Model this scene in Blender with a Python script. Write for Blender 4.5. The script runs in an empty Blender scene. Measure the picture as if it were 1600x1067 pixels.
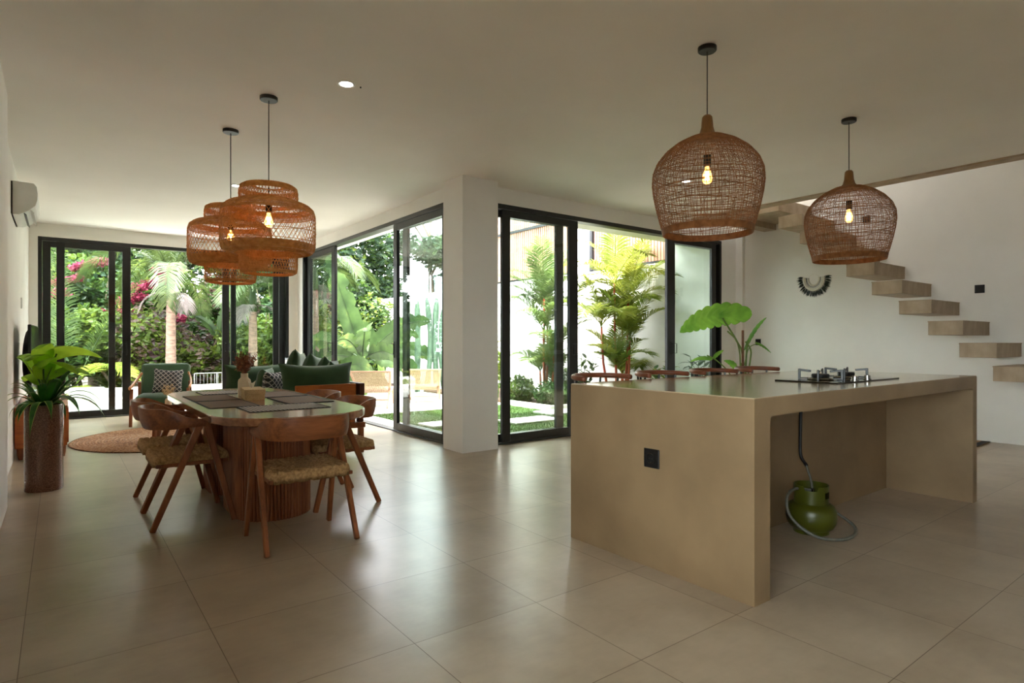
import bpy, math, random
import numpy as np
from mathutils import Vector, Matrix, Euler
PI = math.pi
scene = bpy.context.scene
C = scene.collection

# ---------------------------------------------------------------- camera
HC = 1.2
FPX = 939.5
YAW = math.atan(706 / FPX)
cam_d = bpy.data.cameras.new('camera')
cam_d.sensor_fit = 'HORIZONTAL'
cam_d.sensor_width = 36.0
cam_d.lens = 36.0 * FPX / 1600
cam_d.clip_start = 0.05
cam_d.clip_end = 300
cam = bpy.data.objects.new('camera', cam_d)
cam.location = (0, 0, HC)
cam.rotation_euler = (PI / 2, 0, -YAW)
C.objects.link(cam)
scene.camera = cam

# ---------------------------------------------------------------- world, sun, exposure
w = bpy.data.worlds.new('sky')
scene.world = w
w.use_nodes = True
wn = w.node_tree.nodes
wl = w.node_tree.links
bg = wn['Background']
bg.inputs['Color'].default_value = (0.92, 0.95, 1.0, 1)
bg.inputs['Strength'].default_value = 3.0
sun_d = bpy.data.lights.new('sun', 'SUN')
sun_d.energy = 4.0
sun_d.color = (1.0, 0.97, 0.92)
sun_d.angle = math.radians(1.2)
sun = bpy.data.objects.new('sun', sun_d)
sun.rotation_euler = Vector((0.25, 0.37, -1)).to_track_quat('-Z', 'Y').to_euler()
sun.location = (0, 0, 12)
C.objects.link(sun)

scene.view_settings.view_transform = 'Standard'
scene.view_settings.look = 'None'
scene.view_settings.gamma = 1.0
scene.view_settings.use_curve_mapping = False
scene.view_settings.exposure = 2.6
try:
    scene.cycles.max_bounces = 12
    scene.cycles.diffuse_bounces = 6
    scene.cycles.glossy_bounces = 4
    scene.cycles.transparent_max_bounces = 16
    scene.cycles.sample_clamp_indirect = 6.0
    scene.cycles.caustics_reflective = False
    scene.cycles.caustics_refractive = False
except Exception:
    pass

# ---------------------------------------------------------------- materials
def srgb(r, g, b):
    def f(c):
        c /= 255.0
        return c / 12.92 if c <= 0.04045 else ((c + 0.055) / 1.055) ** 2.4
    return (f(r), f(g), f(b), 1)

class NT:
    def __init__(s, name):
        s.m = bpy.data.materials.new(name)
        s.m.use_nodes = True
        s.t = s.m.node_tree
        s.b = s.t.nodes['Principled BSDF']
        s.out = s.t.nodes['Material Output']
    def n(s, typ, **kw):
        nd = s.t.nodes.new(typ)
        for k, v in kw.items():
            if k in nd.inputs.keys():
                nd.inputs[k].default_value = v
            else:
                setattr(nd, k, v)
        return nd
    def l(s, a, ao, b, bi):
        s.t.links.new(a.outputs[ao], b.inputs[bi])
    def coord(s, scale=(1, 1, 1), rot=(0, 0, 0), which='Object'):
        tc = s.n('ShaderNodeTexCoord')
        mp = s.n('ShaderNodeMapping')
        mp.inputs['Scale'].default_value = scale
        mp.inputs['Rotation'].default_value = rot
        s.l(tc, which, mp, 'Vector')
        return mp

def ramp(s, fac, fo, stops):
    r = s.n('ShaderNodeValToRGB')
    els = r.color_ramp.elements
    while len(els) < len(stops):
        els.new(0.5)
    for e, (p, c) in zip(els, stops):
        e.position = p
        e.color = c
    s.l(fac, fo, r, 'Fac')
    return r

def mat(name, c1, c2=None, rough=0.6, scale=6.0, stretch=(1, 1, 1), bump=0.0, bscale=None, metallic=0.0, spec=0.5, coat=0.0, detail=5.0, lo=0.35, hi=0.65, sheen=0.0, rot=(0, 0, 0)):
    s = NT(name)
    b = s.b
    b.inputs['Roughness'].default_value = rough
    b.inputs['Metallic'].default_value = metallic
    b.inputs['Specular IOR Level'].default_value = spec
    b.inputs['Coat Weight'].default_value = coat
    b.inputs['Coat Roughness'].default_value = 0.12
    b.inputs['Sheen Weight'].default_value = sheen
    mp = s.coord(stretch, rot)
    nz = s.n('ShaderNodeTexNoise', Scale=scale, Detail=detail)
    s.l(mp, 'Vector', nz, 'Vector')
    r = ramp(s, nz, 'Fac', [(lo, c1), (hi, c2 or c1)])
    s.l(r, 'Color', b, 'Base Color')
    if bump:
        n2 = s.n('ShaderNodeTexNoise', Scale=bscale or scale, Detail=4.0)
        s.l(mp, 'Vector', n2, 'Vector')
        bp = s.n('ShaderNodeBump', Strength=bump, Distance=0.01)
        s.l(n2, 'Fac', bp, 'Height')
        s.l(bp, 'Normal', b, 'Normal')
    return s.m

def wood(name, c1, c2, axis='x', rough=0.42, coat=0.0, scale=9.0):
    st = {'x': (0.12, 1, 1), 'y': (1, 0.12, 1), 'z': (1, 1, 0.12)}[axis]
    s = NT(name)
    mp = s.coord(st)
    nz = s.n('ShaderNodeTexNoise', Scale=scale, Detail=6.0, Distortion=0.8)
    s.l(mp, 'Vector', nz, 'Vector')
    n2 = s.n('ShaderNodeTexNoise', Scale=scale * 9, Detail=3.0)
    s.l(mp, 'Vector', n2, 'Vector')
    mx = s.n('ShaderNodeMix', data_type='FLOAT')
    mx.inputs[0].default_value = 0.3
    s.l(nz, 'Fac', mx, 2)
    s.l(n2, 'Fac', mx, 3)
    r = ramp(s, mx, 0, [(0.36, c1), (0.6, c2)])
    s.l(r, 'Color', s.b, 'Base Color')
    s.b.inputs['Roughness'].default_value = rough
    s.b.inputs['Coat Weight'].default_value = coat
    s.b.inputs['Coat Roughness'].default_value = 0.1
    bp = s.n('ShaderNodeBump', Strength=0.12, Distance=0.004)
    s.l(n2, 'Fac', bp, 'Height')
    s.l(bp, 'Normal', s.b, 'Normal')
    return s.m

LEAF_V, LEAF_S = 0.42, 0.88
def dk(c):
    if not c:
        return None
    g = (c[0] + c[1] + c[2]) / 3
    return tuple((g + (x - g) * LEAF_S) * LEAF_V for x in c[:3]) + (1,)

def leafmat(name, c1, c2, c3=None, rough=0.45, trans=0.35, scale=3.0, indoor=False):
    s = NT(name)
    s.t.nodes.remove(s.b)
    mp = s.coord()
    if not indoor:
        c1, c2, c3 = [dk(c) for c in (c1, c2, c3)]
    nz = s.n('ShaderNodeTexNoise', Scale=scale, Detail=3.0)
    s.l(mp, 'Vector', nz, 'Vector')
    st = [(0.33, c1), (0.62, c2)] + ([(0.72, c3)] if c3 else [])
    r = ramp(s, nz, 'Fac', st)
    p = s.n('ShaderNodeBsdfPrincipled')
    p.inputs['Roughness'].default_value = rough
    p.inputs['Specular IOR Level'].default_value = 0.35
    s.l(r, 'Color', p, 'Base Color')
    tr = s.n('ShaderNodeBsdfTranslucent')
    hs = s.n('ShaderNodeHueSaturation')
    hs.inputs['Hue'].default_value = 0.48
    hs.inputs['Saturation'].default_value = 1.0
    hs.inputs['Value'].default_value = 1.7
    s.l(r, 'Color', hs, 'Color')
    s.l(hs, 'Color', tr, 'Color')
    mx = s.n('ShaderNodeMixShader')
    mx.inputs[0].default_value = trans
    s.l(p, 'BSDF', mx, 1)
    s.l(tr, 'BSDF', mx, 2)
    s.l(mx, 'Shader', s.out, 'Surface')
    return s.m

def emis(name, col, strength):
    s = NT(name)
    s.t.nodes.remove(s.b)
    e = s.n('ShaderNodeEmission')
    e.inputs['Color'].default_value = col
    e.inputs['Strength'].default_value = strength
    s.l(e, 'Emission', s.out, 'Surface')
    return s.m

def glassmat(name, tint=(0.93, 0.97, 0.95, 1), ior=1.5, rough=0.0):
    s = NT(name)
    s.t.nodes.remove(s.b)
    tr = s.n('ShaderNodeBsdfTransparent')
    tr.inputs['Color'].default_value = tint
    gl = s.n('ShaderNodeBsdfGlossy')
    gl.inputs['Roughness'].default_value = rough
    fr = s.n('ShaderNodeFresnel')
    ge = s.n('ShaderNodeNewGeometry')   # same reflectance entering and leaving the thin pane
    mr = s.n('ShaderNodeMapRange')
    mr.inputs['To Min'].default_value = ior
    mr.inputs['To Max'].default_value = 1 / ior
    s.l(ge, 'Backfacing', mr, 'Value')
    s.l(mr, 0, fr, 'IOR')
    mx = s.n('ShaderNodeMixShader')
    s.l(fr, 'Fac', mx, 0)
    s.l(tr, 'BSDF', mx, 1)
    s.l(gl, 'BSDF', mx, 2)
    s.l(mx, 'Shader', s.out, 'Surface')
    return s.m

# floor: large beige porcelain tiles with thin grout lines
def floor_material():
    s = NT('beige floor tile')
    G = 0.624
    tc = s.n('ShaderNodeTexCoord')
    mp = s.n('ShaderNodeMapping')
    mp.inputs['Location'].default_value = (-1.126 / G - 0.0, -1.519 / G, 0)
    mp.inputs['Scale'].default_value = (1 / G, 1 / G, 1)
    s.l(tc, 'Object', mp, 'Vector')
    sx = s.n('ShaderNodeSeparateXYZ')
    s.l(mp, 'Vector', sx, 'Vector')
    outs = []
    for ax in ('X', 'Y'):
        fr = s.n('ShaderNodeMath', operation='FRACT')
        s.l(sx, ax, fr, 0)
        sb = s.n('ShaderNodeMath', operation='SUBTRACT')
        s.l(fr, 0, sb, 0)
        sb.inputs[1].default_value = 0.5
        ab = s.n('ShaderNodeMath', operation='ABSOLUTE')
        s.l(sb, 0, ab, 0)
        gt = s.n('ShaderNodeMath', operation='GREATER_THAN')
        s.l(ab, 0, gt, 0)
        gt.inputs[1].default_value = 0.5 - 0.0024
        outs.append(gt)
    mxm = s.n('ShaderNodeMath', operation='MAXIMUM')
    s.l(outs[0], 0, mxm, 0)
    s.l(outs[1], 0, mxm, 1)
    # per tile tone
    fl = s.n('ShaderNodeVectorMath', operation='FLOOR')
    s.l(mp, 'Vector', fl, 0)
    wn_ = s.n('ShaderNodeTexWhiteNoise', noise_dimensions='2D')
    s.l(fl, 0, wn_, 'Vector')
    nz = s.n('ShaderNodeTexNoise', Scale=1.6, Detail=6.0, Roughness=0.6)
    s.l(tc, 'Object', nz, 'Vector')
    n3 = s.n('ShaderNodeTexNoise', Scale=30.0, Detail=4.0)
    m3 = s.n('ShaderNodeMapping')
    m3.inputs['Scale'].default_value = (0.3, 1, 1)
    s.l(tc, 'Object', m3, 'Vector')
    s.l(m3, 'Vector', n3, 'Vector')
    a1 = s.n('ShaderNodeMath', operation='MULTIPLY_ADD')
    s.l(wn_, 'Value', a1, 0)
    a1.inputs[1].default_value = 0.12
    s.l(nz, 'Fac', a1, 2)
    a2 = s.n('ShaderNodeMath', operation='MULTIPLY_ADD')
    s.l(n3, 'Fac', a2, 0)
    a2.inputs[1].default_value = 0.12
    s.l(a1, 0, a2, 2)
    r = ramp(s, a2, 0, [(0.4, srgb(156, 138, 116)), (0.85, srgb(192, 175, 152))])
    mx = s.n('ShaderNodeMix', data_type='RGBA')
    s.l(mxm, 0, mx, 'Factor')
    s.l(r, 'Color', mx, 6)
    mx.inputs[7].default_value = srgb(104, 86, 66)
    s.l(mx, 2, s.b, 'Base Color')
    rr = s.n('ShaderNodeMapRange')
    rr.inputs['From Min'].default_value = 0.3
    rr.inputs['From Max'].default_value = 0.7
    rr.inputs['To Min'].default_value = 0.24
    rr.inputs['To Max'].default_value = 0.36
    s.l(nz, 'Fac', rr, 'Value')
    s.b.inputs['Roughness'].default_value = 0.28
    s.b.inputs['Specular IOR Level'].default_value = 0.36
    bp = s.n('ShaderNodeBump', Strength=0.05, Distance=0.01)
    n4 = s.n('ShaderNodeTexNoise', Scale=7.0, Detail=2.0)
    s.l(tc, 'Object', n4, 'Vector')
    s.l(n4, 'Fac', bp, 'Height')
    s.l(bp, 'Normal', s.b, 'Normal')
    return s.m

M = {}
M['floor'] = floor_material()
M['wall'] = mat('white plaster', srgb(230, 227, 221), srgb(237, 234, 228), rough=0.75, scale=1.5, bump=0.12, bscale=9)
M['ceiling'] = mat('ceiling plaster', srgb(233, 229, 222), srgb(240, 236, 230), rough=0.85, scale=0.9, bump=0.08, bscale=4)
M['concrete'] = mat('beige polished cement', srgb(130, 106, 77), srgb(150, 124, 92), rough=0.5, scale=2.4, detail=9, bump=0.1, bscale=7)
M['concrete_top_lit'] = mat('beige polished cement top painted lit', srgb(180, 162, 134), srgb(198, 180, 150), rough=0.14, scale=2.4, detail=9, bump=0.04, bscale=5, spec=0.8, coat=0.5)  # reflected brightness of the island top put into the base colour
M['stone'] = mat('stair stone', srgb(160, 141, 116), srgb(180, 161, 137), rough=0.6, scale=8, detail=9, stretch=(1, 1, 0.5))
M['joint'] = mat('dark joint', srgb(70, 55, 38), rough=0.8)
M['black_metal'] = mat('black aluminium', srgb(20, 21, 23), srgb(26, 27, 29), rough=0.32, scale=20, spec=0.5)
M['black_plastic'] = mat('black plastic', srgb(12, 12, 13), srgb(20, 20, 21), rough=0.4, scale=20)
M['black_gloss'] = mat('black glass top', srgb(8, 8, 9), rough=0.06)
M['white_plastic'] = mat('white plastic', srgb(222, 222, 218), srgb(230, 230, 226), rough=0.35)
M['glass'] = glassmat('window glass')
M['teak'] = wood('teak x', srgb(108, 58, 30), srgb(160, 94, 54), 'x', coat=0.15)
M['teak_y'] = wood('teak y', srgb(108, 58, 30), srgb(160, 94, 54), 'y', coat=0.15)
M['teak_z'] = wood('teak z', srgb(112, 60, 31), srgb(160, 94, 54), 'z', coat=0.1)
M['teak_top'] = wood('teak table top', srgb(128, 78, 48), srgb(176, 118, 78), 'y', rough=0.24, coat=0.5, scale=6)
M['teak_dark'] = wood('dark teak', srgb(66, 30, 15), srgb(98, 47, 24), 'z')
M['teak_light'] = wood('light teak', srgb(168, 105, 58), srgb(200, 140, 88), 'x')
M['orange_wood'] = wood('orange teak', srgb(160, 82, 30), srgb(192, 108, 46), 'x', coat=0.2)
M['rope'] = mat('woven rope', srgb(150, 114, 72), srgb(196, 158, 108), rough=0.85, scale=60, bump=0.5, bscale=160)
M['rattan'] = mat('rattan', srgb(204, 134, 62), srgb(230, 164, 90), rough=0.6, scale=30)
M['rattan_brown'] = mat('brown rattan', srgb(128, 80, 42), srgb(160, 106, 62), rough=0.6, scale=30)
M['cap_wood'] = wood('pendant cap wood', srgb(122, 80, 36), srgb(156, 108, 54), 'z', coat=0.3)
M['green_cloth'] = mat('green fabric', srgb(36, 62, 33), srgb(50, 78, 44), rough=0.95, scale=5, bump=0.25, bscale=220, sheen=0.3)
M['jute'] = None
M['pot'] = mat('speckled brown pot glaze', srgb(98, 64, 52), srgb(146, 106, 90), rough=0.2, scale=150, detail=3, lo=0.42, hi=0.6, coat=0.4)
M['green_steel'] = mat('green painted steel', srgb(66, 70, 10), srgb(76, 80, 14), rough=0.35)
M['hose'] = mat('grey hose', srgb(88, 88, 80), srgb(110, 108, 98), rough=0.4, scale=80)
M['chrome'] = mat('brushed metal', srgb(150, 150, 145), srgb(180, 178, 172), rough=0.25, metallic=1.0)
M['leather'] = mat('brown leather', srgb(110, 58, 34), srgb(132, 72, 44), rough=0.4, scale=12)
M['ceramic'] = mat('cream ceramic', srgb(214, 196, 162), srgb(226, 210, 178), rough=0.6)
M['tissue_box'] = mat('cream woven box', srgb(190, 158, 106), srgb(210, 180, 130), rough=0.8, scale=140, bump=0.4)
M['tissue'] = mat('tissue', srgb(235, 225, 205), rough=0.9)
M['dried'] = mat('dried flowers brown', srgb(92, 40, 24), srgb(158, 88, 56), rough=0.9, scale=40)
M['dried_pale'] = mat('dried flowers pale', srgb(206, 176, 128), srgb(228, 204, 164), rough=0.9, scale=40)
M['white_bead'] = mat('shell white', srgb(214, 208, 192), srgb(228, 222, 208), rough=0.5, scale=60)
M['feather'] = mat('black feather', srgb(10, 18, 12), srgb(24, 38, 26), rough=0.4, scale=40)
M['terrace'] = mat('white terrace stone', srgb(222, 218, 208), srgb(234, 230, 222), rough=0.7, scale=6)
M['ext_wall'] = mat('white exterior render', srgb(226, 224, 218), srgb(236, 234, 228), rough=0.85, scale=3, bump=0.05)
M['slat'] = wood('slat wood', srgb(146, 106, 84), srgb(168, 132, 110), 'z', rough=0.7)
M['ratt_pale'] = mat('pale woven rattan', srgb(168, 142, 112), srgb(196, 172, 142), rough=0.8, scale=40)
M['trunk'] = mat('palm trunk bark', srgb(96, 78, 66), srgb(136, 112, 96), rough=0.9, scale=9, stretch=(1, 1, 3), bump=0.4)
M['pale_wood'] = wood('pale garden wood', srgb(164, 126, 98), srgb(190, 152, 122), 'x', rough=0.6)
M['red_stem'] = mat('red palm stem', srgb(150, 50, 24), srgb(170, 88, 44), rough=0.4, scale=6)
M['bark'] = mat('grey bark', srgb(86, 74, 60), srgb(124, 110, 92), rough=0.9, scale=14, bump=0.4)
M['soil'] = mat('soil', srgb(60, 44, 30), srgb(84, 62, 42), rough=1.0, scale=20)
M['cactus'] = mat('cactus green', srgb(58, 78, 62), srgb(80, 102, 82), rough=0.7, scale=12)
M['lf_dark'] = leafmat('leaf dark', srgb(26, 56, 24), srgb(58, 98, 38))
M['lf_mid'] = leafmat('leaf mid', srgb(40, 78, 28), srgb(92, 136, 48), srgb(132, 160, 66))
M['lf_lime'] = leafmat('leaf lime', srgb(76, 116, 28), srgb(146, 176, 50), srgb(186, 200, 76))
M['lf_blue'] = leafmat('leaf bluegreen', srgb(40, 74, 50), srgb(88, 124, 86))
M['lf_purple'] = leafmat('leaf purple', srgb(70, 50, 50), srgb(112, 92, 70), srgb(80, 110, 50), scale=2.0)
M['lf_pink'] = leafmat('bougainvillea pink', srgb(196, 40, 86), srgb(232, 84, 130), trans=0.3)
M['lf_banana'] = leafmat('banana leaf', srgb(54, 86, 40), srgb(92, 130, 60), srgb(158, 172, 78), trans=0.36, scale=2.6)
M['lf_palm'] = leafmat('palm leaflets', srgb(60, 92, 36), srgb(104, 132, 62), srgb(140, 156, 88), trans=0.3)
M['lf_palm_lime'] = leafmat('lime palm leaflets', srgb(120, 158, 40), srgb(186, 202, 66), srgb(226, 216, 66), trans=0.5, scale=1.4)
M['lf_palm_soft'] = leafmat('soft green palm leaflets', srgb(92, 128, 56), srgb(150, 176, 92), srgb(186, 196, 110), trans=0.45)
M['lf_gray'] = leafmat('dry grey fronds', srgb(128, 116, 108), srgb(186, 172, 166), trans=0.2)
M['lf_house'] = leafmat('indoor plant leaf', srgb(30, 80, 30), srgb(58, 118, 44), trans=0.15, rough=0.3, scale=9, indoor=True)
M['lf_house_edge'] = leafmat('indoor leaf pale edge', srgb(150, 168, 80), srgb(182, 190, 110), trans=0.15, indoor=True)
M['lf_aloc'] = leafmat('alocasia leaf', srgb(56, 106, 34), srgb(98, 146, 54), trans=0.4, rough=0.35, scale=4, indoor=True)
M['lf_aloc_dark'] = leafmat('alocasia leaf dark', srgb(36, 92, 32), srgb(76, 134, 48), trans=0.3, rough=0.35, scale=4, indoor=True)
M['rail_grey'] = mat('grey railing steel', srgb(104, 108, 104), srgb(120, 124, 120), rough=0.5)
M['lf_lime_in'] = leafmat('indoor lime leaf', srgb(96, 150, 36), srgb(150, 196, 62), trans=0.6, rough=0.4, scale=5, indoor=True)
M['stem'] = mat('green stem', srgb(78, 108, 38), srgb(120, 146, 62), rough=0.5, scale=14)
M['stake'] = mat('brown stake', srgb(104, 66, 48), srgb(126, 84, 62), rough=0.9, scale=30)
M['screen'] = mat('tv screen', srgb(6, 6, 8), rough=0.08)

def grass_mat():
    return mat('lawn green', srgb(62, 88, 40), srgb(84, 108, 54), rough=1.0, scale=30, detail=8, bump=0.8, bscale=120)
M['lawn'] = grass_mat()

def bulb_mat():
    s = NT('amber bulb')
    s.b.inputs['Base Color'].default_value = (1.0, 0.55, 0.2, 1)
    s.b.inputs['Emission Color'].default_value = (1.0, 0.42, 0.1, 1)
    s.b.inputs['Emission Strength'].default_value = 1.2
    s.b.inputs['Roughness'].default_value = 0.1
    s.b.inputs['Alpha'].default_value = 0.45
    return s.m
M['bulb'] = bulb_mat()
M['filament'] = emis('filament glow', (1.0, 0.62, 0.22, 1), 14)
M['downlight'] = emis('downlight glow', (1.0, 0.93, 0.82, 1), 9)

def stripes(name, cols, axis, period, duty=0.5, rough=0.9, bumpy=0.3):
    s = NT(name)
    tc = s.n('ShaderNodeTexCoord')
    sx = s.n('ShaderNodeSeparateXYZ')
    s.l(tc, 'Object', sx, 'Vector')
    d = s.n('ShaderNodeMath', operation='DIVIDE')
    s.l(sx, axis, d, 0)
    d.inputs[1].default_value = period
    f = s.n('ShaderNodeMath', operation='FRACT')
    s.l(d, 0, f, 0)
    g = s.n('ShaderNodeMath', operation='GREATER_THAN')
    s.l(f, 0, g, 0)
    g.inputs[1].default_value = duty
    nz = s.n('ShaderNodeTexNoise', Scale=90.0)
    s.l(tc, 'Object', nz, 'Vector')
    mx = s.n('ShaderNodeMix', data_type='RGBA')
    s.l(g, 0, mx, 'Factor')
    mx.inputs[6].default_value = cols[0]
    mx.inputs[7].default_value = cols[1]
    s.l(mx, 2, s.b, 'Base Color')
    s.b.inputs['Roughness'].default_value = rough
    bp = s.n('ShaderNodeBump', Strength=bumpy, Distance=0.003)
    s.l(nz, 'Fac', bp, 'Height')
    s.l(bp, 'Normal', s.b, 'Normal')
    return s.m
M['mat_striped'] = stripes('striped placemat', (srgb(26, 24, 26), srgb(176, 166, 156)), 'X', 0.026, 0.35)
M['mat_brown'] = stripes('brown placemat', (srgb(92, 70, 50), srgb(122, 96, 70)), 'X', 0.006, 0.5)
M['mat_border'] = mat('placemat border', srgb(18, 16, 17), rough=0.9)

def jute_mat():
    s = NT('braided jute')
    tc = s.n('ShaderNodeTexCoord')
    ln = s.n('ShaderNodeVectorMath', operation='LENGTH')
    s.l(tc, 'Object', ln, 0)
    nz = s.n('ShaderNodeTexNoise', Scale=38.0, Detail=4.0)
    s.l(tc, 'Object', nz, 'Vector')
    n2 = s.n('ShaderNodeTexNoise', Scale=2.2, Detail=3.0)
    s.l(tc, 'Object', n2, 'Vector')
    ad = s.n('ShaderNodeMath', operation='MULTIPLY_ADD')
    s.l(n2, 'Fac', ad, 0)
    ad.inputs[1].default_value = 0.5
    s.l(nz, 'Fac', ad, 2)
    r = ramp(s, ad, 0, [(0.6, srgb(112, 72, 42)), (0.75, srgb(160, 112, 68)), (0.9, srgb(176, 142, 112))])
    ml = s.n('ShaderNodeMath', operation='MULTIPLY')
    s.l(ln, 'Value', ml, 0)
    ml.inputs[1].default_value = 19.0 / 1.15
    fr = s.n('ShaderNodeMath', operation='FRACT')
    s.l(ml, 0, fr, 0)
    rg = ramp(s, fr, 0, [(0.0, (0.35, 0.32, 0.3, 1)), (0.3, (1, 1, 1, 1))])
    mm = s.n('ShaderNodeMix', data_type='RGBA')
    mm.blend_type = 'MULTIPLY'
    mm.inputs[0].default_value = 0.7
    s.l(r, 'Color', mm, 6)
    s.l(rg, 'Color', mm, 7)
    s.l(mm, 2, s.b, 'Base Color')
    s.b.inputs['Roughness'].default_value = 0.95
    return s.m
M['jute'] = jute_mat()

def plaid():
    s = NT('lattice cushion')
    tc = s.n('ShaderNodeTexCoord')
    mp = s.n('ShaderNodeMapping')
    mp.inputs['Rotation'].default_value = (0, PI / 4, 0)
    mp.inputs['Scale'].default_value = (22, 22, 22)
    s.l(tc, 'Object', mp, 'Vector')
    sx = s.n('ShaderNodeSeparateXYZ')
    s.l(mp, 'Vector', sx, 'Vector')
    o = []
    for a in ('X', 'Z'):
        f = s.n('ShaderNodeMath', operation='FRACT')
        s.l(sx, a, f, 0)
        g = s.n('ShaderNodeMath', operation='LESS_THAN')
        s.l(f, 0, g, 0)
        g.inputs[1].default_value = 0.2
        o.append(g)
    m = s.n('ShaderNodeMath', operation='MAXIMUM')
    s.l(o[0], 0, m, 0)
    s.l(o[1], 0, m, 1)
    mx = s.n('ShaderNodeMix', data_type='RGBA')
    s.l(m, 0, mx, 'Factor')
    mx.inputs[6].default_value = srgb(52, 54, 58)
    mx.inputs[7].default_value = srgb(178, 172, 166)
    s.l(mx, 2, s.b, 'Base Color')
    s.b.inputs['Roughness'].default_value = 0.95
    return s.m
M['plaid'] = plaid()

# ---------------------------------------------------------------- mesh builder
class MB:
    def __init__(s):
        s.v = []
        s.f = []
    def add(s, vs, fs):
        o = len(s.v)
        s.v.extend([tuple(p) for p in vs])
        s.f.extend([tuple(i + o for i in f) for f in fs])
    def box(s, x0, x1, y0, y1, z0, z1, b=0.0, mtx=None):
        if b <= 0:
            vs = [(x0, y0, z0), (x1, y0, z0), (x1, y1, z0), (x0, y1, z0), (x0, y0, z1), (x1, y0, z1), (x1, y1, z1), (x0, y1, z1)]
            fs = [(0, 3, 2, 1), (4, 5, 6, 7), (0, 1, 5, 4), (1, 2, 6, 5), (2, 3, 7, 6), (3, 0, 4, 7)]
        else:
            b = min(b, (x1 - x0) / 2.01, (y1 - y0) / 2.01, (z1 - z0) / 2.01)
            # three-ring chamfer
            vs = []
            idx = {}
            for i, (sx, X) in enumerate(((1, x0), (-1, x1))):
                for j, (sy, Y) in enumerate(((1, y0), (-1, y1))):
                    for k, (sz, Z) in enumerate(((1, z0), (-1, z1))):
                        for a in range(3):
                            p = [X + sx * b, Y + sy * b, Z + sz * b]
                            p[a] = (X, Y, Z)[a]
                            idx[i, j, k, a] = len(vs)
                            vs.append(tuple(p))
            fs = []
            g = lambda i, j, k, a: idx[i, j, k, a]
            for i in (0, 1):
                q = [g(i, 0, 0, 0), g(i, 1, 0, 0), g(i, 1, 1, 0), g(i, 0, 1, 0)]
                fs.append(q if i else q[::-1])
                q = [g(0, i, 0, 1), g(1, i, 0, 1), g(1, i, 1, 1), g(0, i, 1, 1)]
                fs.append(q[::-1] if i else q)
                q = [g(0, 0, i, 2), g(1, 0, i, 2), g(1, 1, i, 2), g(0, 1, i, 2)]
                fs.append(q if i else q[::-1])
            for i in (0, 1):
                for j in (0, 1):
                    fs.append((g(i, j, 0, 0), g(i, j, 1, 0), g(i, j, 1, 1), g(i, j, 0, 1)))
                    fs.append((g(i, 0, j, 0), g(i, 1, j, 0), g(i, 1, j, 2), g(i, 0, j, 2)))
                    fs.append((g(0, i, j, 1), g(1, i, j, 1), g(1, i, j, 2), g(0, i, j, 2)))
                    for k in (0, 1):
                        fs.append((g(i, j, k, 0), g(i, j, k, 1), g(i, j, k, 2)))
        if mtx is not None:
            vs = [tuple(mtx @ Vector(p)) for p in vs]
        s.add(vs, fs)
        return s
    def beam(s, p0, p1, wx, wy, up=(0, 0, 1), b=0.004, w2=None):
        p0 = Vector(p0)
        p1 = Vector(p1)
        d = p1 - p0
        L = d.length
        z = d.normalized()
        u = Vector(up)
        x = u.cross(z)
        if x.length < 1e-4:
            x = Vector((1, 0, 0)).cross(z)
        x.normalize()
        y = z.cross(x)
        m = Matrix(((x.x, y.x, z.x, p0.x), (x.y, y.y, z.y, p0.y), (x.z, y.z, z.z, p0.z), (0, 0, 0, 1)))
        n0 = len(s.v)
        s.box(-wx / 2, wx / 2, -wy / 2, wy / 2, 0, L, b, m)
        if w2:
            for i in range(n0, len(s.v)):
                q = Vector(s.v[i]) - p0
                t = q.dot(z) / L
                k = 1 + (w2 - 1) * t
                c = z * q.dot(z)
                s.v[i] = tuple(p0 + c + (q - c) * k)
        return s
    def tube(s, pts, r, n=8, closed=False, caps=True, flat=1.0):
        P = [Vector(p) for p in pts]
        m = len(P)
        rs = r if isinstance(r, (list, tuple)) else [r] * m
        vs = []
        prev = None
        for i in range(m):
            if closed:
                t = P[(i + 1) % m] - P[i - 1]
            else:
                t = P[min(i + 1, m - 1)] - P[max(i - 1, 0)]
            if t.length < 1e-9:
                t = Vector((0, 0, 1))
            t.normalize()
            if prev is None:
                a = Vector((0, 0, 1)) if abs(t.z) < 0.9 else Vector((1, 0, 0))
                u = (a - t * a.dot(t)).normalized()
            else:
                u = prev - t * prev.dot(t)
                u = u.normalized() if u.length > 1e-6 else prev
            prev = u
            v = t.cross(u)
            for k in range(n):
                an = 2 * PI * k / n
                vs.append(P[i] + (u * math.cos(an) + v * math.sin(an) * flat) * rs[i])
        fs = []
        for i in range(m if closed else m - 1):
            j = (i + 1) % m
            for k in range(n):
                k2 = (k + 1) % n
                fs.append((i * n + k, i * n + k2, j * n + k2, j * n + k))
        if caps and not closed:
            fs.append(tuple(range(n))[::-1])
            fs.append(tuple((m - 1) * n + k for k in range(n)))
        s.add(vs, fs)
        return s
    def lathe(s, prof, n=32, c=(0, 0, 0), cap=True):
        vs = []
        for (r, z) in prof:
            for k in range(n):
                a = 2 * PI * k / n
                vs.append((c[0] + r * math.cos(a), c[1] + r * math.sin(a), c[2] + z))
        fs = []
        for i in range(len(prof) - 1):
            for k in range(n):
                k2 = (k + 1) % n
                fs.append((i * n + k, i * n + k2, (i + 1) * n + k2, (i + 1) * n + k))
        if cap:
            fs.append(tuple(range(n))[::-1])
            fs.append(tuple((len(prof) - 1) * n + k for k in range(n)))
        s.add(vs, fs)
        return s
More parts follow.
